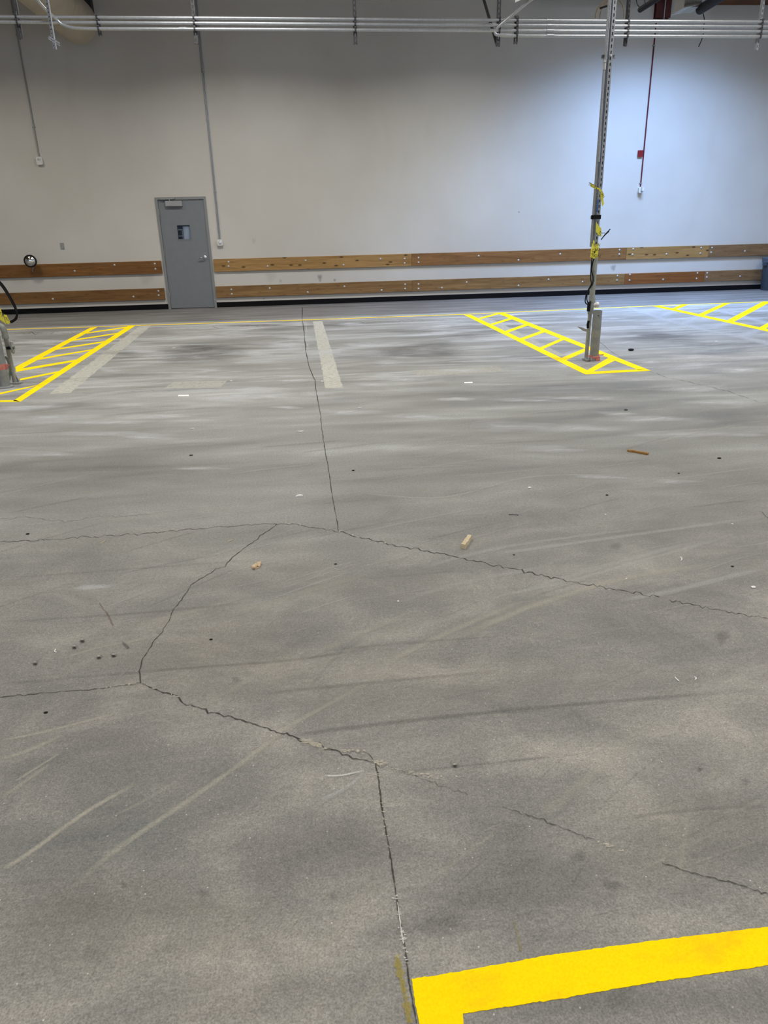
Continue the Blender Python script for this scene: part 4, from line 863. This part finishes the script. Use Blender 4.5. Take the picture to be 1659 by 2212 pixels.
top = Pl(14, 727, pb.y).z
m = MB(); m.tube([(pb.x, pb.y, 0.0), (pb.x, pb.y, top)], 0.022, 18); put('pipe', m, 'pipe', lp)
m = MB(); sp = [V((pb.x, pb.y, top-0.005)), V((pb.x, pb.y, top+0.05)), V((pb.x-0.012, pb.y, top+0.09)), V((pb.x-0.05, pb.y, top+0.112)), V((pb.x-0.11, pb.y, top+0.115))]
m.tube(smoothp(sp, 5), 0.03, 20); m.tube([V((pb.x, pb.y, top-0.02)), V((pb.x, pb.y, top+0.02))], 0.033, 20); put('elbow', m, 'pipe', lp)
m = MB(); m.box((pb.x-0.05, pb.y-0.05, 0.0), (pb.x+0.06, pb.y+0.05, 0.010)); m.prism([(pb.x-0.03, pb.y, 0.010), (pb.x+0.045, pb.y, 0.010), (pb.x+0.022, pb.y, 0.10), (pb.x+0.014, pb.y, 0.10)], (0, 0.008, 0)); m.tube([(pb.x-0.045, pb.y-0.05, 0.012), (pb.x+0.085, pb.y-0.02, 0.016)], 0.008, 8)
put('base_bracket', m, 'galv_dull', lp, smooth=False)
a = Pl(26, 748, pb.y-0.025); m = MB(); m.lathe((a.x, a.y, a.z), [(0.004, -0.075), (0.018, -0.06), (0.021, 0.0), (0.017, 0.045), (0.004, 0.055)], 12); put('conduit_fitting', m, 'pipe', lp)
a = Pl(22, 752, pb.y-0.03); m = MB(); m.box((a.x-0.034, a.y-0.012, a.z-0.012), (a.x+0.036, a.y+0.03, a.z+0.014)); put('black_tape', m, 'black', lp, smooth=False, label='black tape wrap')
p0 = Pl(14, 782, pb.y); p1 = Pl(22, 810, pb.y)
wire([(11, 770), (17, 780), (20, 792), (21, 805), (20, 822)], pb.y-0.01, 0.012, 'hose_grey', 'grey cable hanging between the left bollard and its riser', 'cable', 'power_cable')
a = Pl(4.5, 690, pb.y)
m = MB(); strut(m, (a.x-0.035, pb.y+0.03, a.z), CEIL-a.z, 20, 0.041, 0.041); thing('slotted_post', m, 'galv', 'slotted steel post cut by the left edge above the riser', 'post', (a.x-0.035, pb.y+0.03, a.z), smooth=False)
wire([(-30, 590), (0, 609), (20, 637), (33, 662), (37, 678), (34, 690), (23, 697)], pb.y-0.03, 0.009, 'black', 'outer black cable arching out at the left edge', 'cable', 'power_cable')
wire([(-30, 585), (0, 614), (20, 643), (33, 668), (36, 679), (32, 689), (22, 695)], pb.y-0.06, 0.008, 'black', 'inner black cable arching out at the left edge', 'cable', 'power_cable')
YQ = pb.y-0.08
tape([((-8, 658), (-8, 688)), ((0, 664), (0, 691)), ((6, 680), (8, 696)), ((13, 700), (14, 701.5))], YQ, 'yellow caution tape fanned out at the left edge', 'CA', [('UT', 0.5, 679, YQ-0.002, 0.055, -20)])
tape([((8, 679), (11, 690)), ((14, 680), (13, 698)), ((19, 690), (16, 699)), ((23, 696), (18, 701))], YQ+0.02, 'small folded caution tape knot beside the black cables at left', '', [('AU', 15, 689, YQ+0.018, 0.03, -60)])

# ------------------------------------------------------------------ painted markings
def slab(px, z=0.0012, jag=0.0, world=None):
    pts = gp(*px) if world is None else world
    m = MB(); poly = []
    if jag:
        k = len(pts)
        for i in range(k):
            a_, b_ = pts[i], pts[(i+1) % k]; L = (b_-a_).length; n = max(1, int(L/0.006))
            d = (b_-a_).normalized() if L > 0 else V((1, 0, 0)); nr = V((-d.y, d.x, 0))
            for j in range(n): poly.append(a_.lerp(b_, j/n)+nr*random.gauss(0, jag))
    else: poly = pts
    m.prism([(p.x, p.y, 0.0003) for p in poly], (0, 0, z)); return m
def qline(a0, a1, w0, w1, z=0.0012):      # stripe between pixel ends with pixel half-widths along x direction
    return slab([(a0[0]-w0, a0[1]), (a0[0]+w0, a0[1]), (a1[0]+w1, a1[1]), (a1[0]-w1, a1[1])], z)
def quad(px, z=0.0012): return slab(px, z)
# right island
isl = empty('hatched_marking', tuple(G(1200, 745)), 'yellow ladder-hatched island around the right bollard', 'floor marking', 'yellow hatched islands')
put('border_stripe', quad([(1002, 680), (1017, 680), (1275, 803), (1266, 809), (1258, 806)]), 'paint', isl, smooth=False)
put('border_stripe', quad([(1072, 676), (1088, 675), (1406, 801), (1378, 799)]), 'paint', isl, smooth=False)
put('border_stripe', quad([(1266, 809), (1275, 803), (1378, 798), (1406, 801)]), 'paint', isl, smooth=False)
for q in ([(1034, 687), (1040, 689), (1084, 677), (1076, 676)], [(1059, 700), (1066, 702), (1112, 688), (1104, 686)], [(1089, 716), (1096, 719), (1144, 702), (1137, 699)],
          [(1121, 732), (1129, 735), (1179, 717), (1171, 714)], [(1161, 753), (1169, 756), (1221, 733), (1212, 731)], [(1207, 776), (1219, 780), (1272, 756), (1261, 753)], [(1265, 802), (1281, 803), (1334, 776), (1314, 773)]):
    put('hatch_bar', quad(q, 0.0010), 'paint', isl, smooth=False)
# left island
isl = empty('hatched_marking', tuple(G(150, 780)), 'yellow hatched island around the bollard at the left edge', 'floor marking', 'yellow hatched islands')
put('border_stripe', quad([(277, 704), (293, 703), (44, 868), (28, 866.5)]), 'paint', isl, smooth=False)
put('border_stripe', quad([(195, 708), (211, 706.5), (35, 803), (33, 793)]), 'paint', isl, smooth=False)
put('border_stripe', quad([(-60, 869.5), (-60, 866), (34, 864.5), (44, 868)]), 'paint', isl, smooth=False)
def hb(l0, l1, r0, r1): return [l0, r0, r1, l1]
for q in ([(190, 718), (186, 721), (272, 708.5), (278, 705.2)], [(162, 733), (154, 737), (250, 722), (258, 718.5)], [(129, 752), (118, 756.5), (226, 739.5), (234, 735.5)], [(86, 773.5), (75, 779), (196, 757.5), (205, 753.5)],
          [(35, 798), (35, 803.5), (162, 781), (170, 776)], [(43, 818.5), (44, 822), (120, 806.5), (130, 801)], [(-60, 861), (-60, 866), (70, 836), (84, 831)]):
    put('hatch_bar', quad(q, 0.0010), 'paint', isl, smooth=False)
# far-right zone
isl = empty('hatched_marking', tuple(G(1540, 690)), 'yellow diagonal-hatched zone cut by the right edge', 'floor marking', 'yellow hatched islands')
put('border_stripe', quad([(1410, 661.5), (1425, 660.5), (1659, 711), (1700, 719), (1700, 726), (1659, 716.5)]), 'paint', isl, smooth=False)
for q in ([(1448, 668), (1459, 669.5), (1487, 658), (1475, 657)], [(1505, 680.5), (1518, 682.5), (1577, 655), (1564, 655)], [(1567, 694), (1582, 697), (1665, 652), (1649, 651)], [(1637, 709), (1650, 712), (1700, 684), (1700, 676)]):
    put('hatch_bar', quad(q, 0.0010), 'paint', isl, smooth=False)
# long thin line
a, b2 = G(20, 711.5), G(1659, 652.0); y0 = G(655, 691).y
pl = [G(-60, 714.0), G(200, 706.3), G(655, 691.2), G(1000, 679.2), G(1433, 659.8), G(1720, 649.5)]
m = MB(); W_ = 0.037
for k in range(len(pl)-1):
    p, q = pl[k], pl[k+1]; m.prism([(p.x, p.y-W_, 0.0003), (q.x, q.y-W_, 0.0003), (q.x, q.y+W_, 0.0003), (p.x, p.y+W_, 0.0003)], (0, 0, 0.0008))
thing('painted_line', m, 'paint', 'long thin yellow line running parallel to the wall across the floor', 'floor marking', tuple(pl[2]), smooth=False)
# foreground corner
outer = [(889, 2116), (1000, 2098), (1200, 2062), (1400, 2034), (1659, 2003)]; inner = [(1659, 2086), (1400, 2124), (1200, 2160), (1000, 2190)]
o_ = gp(*outer); i_ = gp(*inner); d1 = (o_[-1]-o_[-2]).normalized()
ext_o = o_[-1]+d1*1.2; ext_i = i_[0]+d1*1.2
tail = gp((1003, 2255), (912, 2255))
world = o_+[ext_o, ext_i]+i_+tail
thing('painted_line', slab(None, 0.0012, 0.0006, world), 'paint', 'wide yellow corner line in the foreground at lower right', 'floor marking', tuple(o_[0]), smooth=False)
# white tape bits
def tapebit(px, label):
    thing('tape_strip', slab(px, 0.001), 'white', label, 'tape', tuple(G(*px[0])), 'short white tape strips on the floor', smooth=False)
tapebit([(385, 856), (385, 853.4), (408, 853), (408, 855.8)], 'short white tape strip on the floor left of the long crack')
tapebit([(1003, 828), (1003, 825.6), (1021, 825), (1021, 827.6)], 'short white tape strip on the floor below the right hatched island')

# ------------------------------------------------------------------ debris
def crescent(u, v, rpx, a0, a1, label, thick=0.35, h=0.008):
    c = G(u, v); r_ = (G(u+rpx, v)-c).length; m = MB(); n = 12; P = []
    for i in range(n+1):
        a = math.radians(a0+(a1-a0)*i/n); P.append((c.x+r_*math.cos(a), c.y+r_*1.0*math.sin(a)))
    for i in range(n, -1, -1):
        a = math.radians(a0+(a1-a0)*i/n); k = 1-thick*math.sin(math.pi*i/n); P.append((c.x+r_*k*math.cos(a), c.y+r_*k*math.sin(a)))
    m.prism([(x, y, 0.0005) for x, y in P], (0, 0, h)); thing('plastic_crescent', m, 'white', label, 'floor debris', (c.x, c.y, 0), 'white crescent scraps on the floor', smooth=False)
crescent(416, 928, 5, 10, 170, 'small white crescent scrap left of the crack, nearest the hatched left island', .55)
crescent(649, 932, 7, 190, 350, 'white upturned crescent scrap close left of the long crack', .35)
crescent(777, 882.5, 5, 10, 170, 'white crescent scrap right of the long crack', .6)
crescent(647, 1074, 8, 5, 175, 'largest white crescent scrap, lying above the crack junction', .8)
crescent(376, 752.5, 3.5, 0, 180, 'tiny white crescent scrap near the door end of the bay', .6)
crescent(697, 825, 3.5, 0, 350, 'tiny white round scrap beside the long crack', .8)
crescent(1549, 739, 5, 0, 180, 'small white scrap below the right hatched zone', .7)
crescent(500, 824, 3, 0, 350, 'tiny white scrap next to the pale ground patch', .8)
def stick(u0, v0, u1, v1, w, h, mat, label, notch=False):
    a_, b_ = G(u0, v0), G(u1, v1); d = (b_-a_); L = d.length; d.normalize(); ang = math.atan2(d.y, d.x)
    Mx = Matrix.Translation(a_) @ Matrix.Rotation(ang, 4, 'Z'); m = MB(); n = 8; top = []; 
    for i in range(n+1):
        x = L*i/n; ww = w*(1+random.uniform(-.15, .15)); hh = h*(1+random.uniform(-.15, .15))
        top.append([(x, -ww/2, 0.0005), (x, ww/2, 0.0005), (x+random.uniform(-.002, .002), ww/2*0.9, hh), (x, -ww/2*0.9, hh)])
    vs = [Mx @ V(p) for q in top for p in q]; fs = [(i*4+j, i*4+(j+1) % 4, (i+1)*4+(j+1) % 4, (i+1)*4+j) for i in range(n) for j in range(4)]+[(3, 2, 1, 0), (n*4, n*4+1, n*4+2, n*4+3)]
    m.add(vs, fs); return thing('wood_stick', m, mat, label, 'wood scrap', tuple(a_), smooth=False)
stick(1000, 1185.5, 1015, 1164, 0.022, 0.020, 'stickwood', 'short pale split stick lying upright in view above the diagonal crack')
stick(1356, 974.5, 1400, 982.5, 0.022, 0.012, 'stickdark', 'thin brown stick lying flat at the right of the floor')
stick(217, 1175.5, 228, 1167.5, 0.003, 0.003, 'stickwood', 'tiny pale splinter below the left crack')
stick(492, 1171, 503, 1166, 0.004, 0.003, 'stickwood', 'tiny pale splinter left of the crack junction')
stick(1099, 1112, 1120, 1113, 0.004, 0.003, 'dark_metal', 'thin dark wire nail above the short pale stick')
c = G(545, 1229); m = MB()
for pts in ([(544, 1230), (551, 1231), (556, 1226), (554, 1222), (549, 1224), (544, 1228)], [(554, 1223), (557, 1227), (562, 1226), (565, 1218), (560, 1217), (556, 1219)]):
    m.prism([(G(u, v).x, G(u, v).y, 0.003+0.005*(i % 2)) for i, (u, v) in enumerate(pts)], (0, 0, 0.005))
m.prism([(p.x, p.y, 0.0004) for p in gp((546, 1229), (552, 1230), (563, 1225), (562, 1219), (552, 1223))], (0, 0, 0.004))
thing('cardboard_scrap', m, 'cardboard', 'torn tan cardboard scrap on the floor above the left curved crack', 'floor debris', tuple(c), smooth=False)
def pebble(u, v, s, mat, label):
    c = G(u, v); m = MB(); m.ball((c.x, c.y, s*0.35), s, 8, (1.3, 1.0, 0.4)); thing('debris_bit', m, mat, label, 'floor debris', (c.x, c.y, 0))
c = G(1363, 757.5); m = MB(); m.ball((c.x, c.y, 0.012), 0.035, 10, (1.0, 0.9, 0.4)); thing('debris_bit', m, 'black', 'black lump on the floor right of the right bollard', 'floor debris', (c.x, c.y, 0))
for (u, v, s, mt, lb) in [(1553.5, 990.5, .010, 'black', 'black crumb right of the flat brown stick'), (725, 1219, .005, 'black', 'black crumb below the crack junction'), (763, 1017, .007, 'black', 'dark crumb right of the long crack, mid floor'),
                          (413, 984, .010, 'dark_metal', 'dark crumb on the left mid floor'), (1110, 1199, .004, 'black', 'black crumb right of the short pale stick'), (1582, 1224, .005, 'black', 'black crumb at the right on the light scrapes'),
                          (60, 1154, .007, 'black', 'black crumb at the left just above the crack'), (456, 1382, .005, 'black', 'black crumb right of the curved crack'), (99, 1540, .005, 'black', 'black crumb below the left crack'),
                          (1311, 1070, .006, 'black', 'black crumb far right below the flat stick'), (1466, 1023, .006, 'black', 'black crumb below and right of the flat stick'), (1352, 886, .012, 'dark_metal', 'dark crumb above the flat stick'),
                          (1627, 1269, .008, 'white', 'white crumb near the right edge below the scrapes'), (1308, 1112, .004, 'white', 'white crumb on the right mid floor'), (1582, 1132, .004, 'white', 'white crumb near the right edge'),
                          (1144, 1054, .008, 'white', 'white crumb above the dark nail'), (860, 1299, .004, 'white', 'white crumb in the middle of the floor'), (1353, 1250, .003, 'white', 'white crumb right of the diagonal crack')]:
    pebble(u, v, s, mt, lb)
def curl(pxs, r, label):
    pts = smoothp([G(u, v, 0.002) for u, v in pxs], 6); thing('white_shaving', MB().tube(pts, r, 6), 'white', label, 'floor debris', tuple(pts[0]))
curl([(1470, 1203), (1473, 1207), (1471, 1211)], .0022, 'white curled shaving among the light scrapes at right')
curl([(1458, 1463), (1463, 1468), (1467, 1471)], .0018, 'white curled shaving, left one of the pair at right')
curl([(1500, 1462), (1504, 1465), (1501, 1468)], .0018, 'white curled shaving, right one of the pair at right')
curl([(120, 1402), (118, 1407), (122, 1409)], .0018, 'white curled shaving near the anchor holes')

# ------------------------------------------------------------------ ceiling lamps (overhead, outside the picture)
for i, (lx, ly, lz, pw, lc, ln) in enumerate(LAMPS):
    r = empty('ceiling_light', (lx, ly, lz), 'white ceiling light, '+ln, 'ceiling light', 'ceiling lights in rows')
    m = MB(); m.box((lx-0.62, ly-0.27, lz), (lx+0.62, ly+0.27, lz+0.06)); m.box((lx-0.62, ly-0.27, lz-0.06), (lx+0.62, ly-0.255, lz)).box((lx-0.62, ly+0.255, lz-0.06), (lx+0.62, ly+0.27, lz)); m.box((lx-0.01, ly-0.01, lz+0.06), (lx+0.01, ly+0.01, CEIL))
    put('housing', m, 'lamp_housing', r, smooth=False)
    put('diffuser', MB().box((lx-0.6, ly-0.25, lz-0.05), (lx+0.6, ly+0.25, lz-0.04)), 'lampglow', r, smooth=False)
for o in bpy.data.objects:
    if '_o' in o: del o['_o']
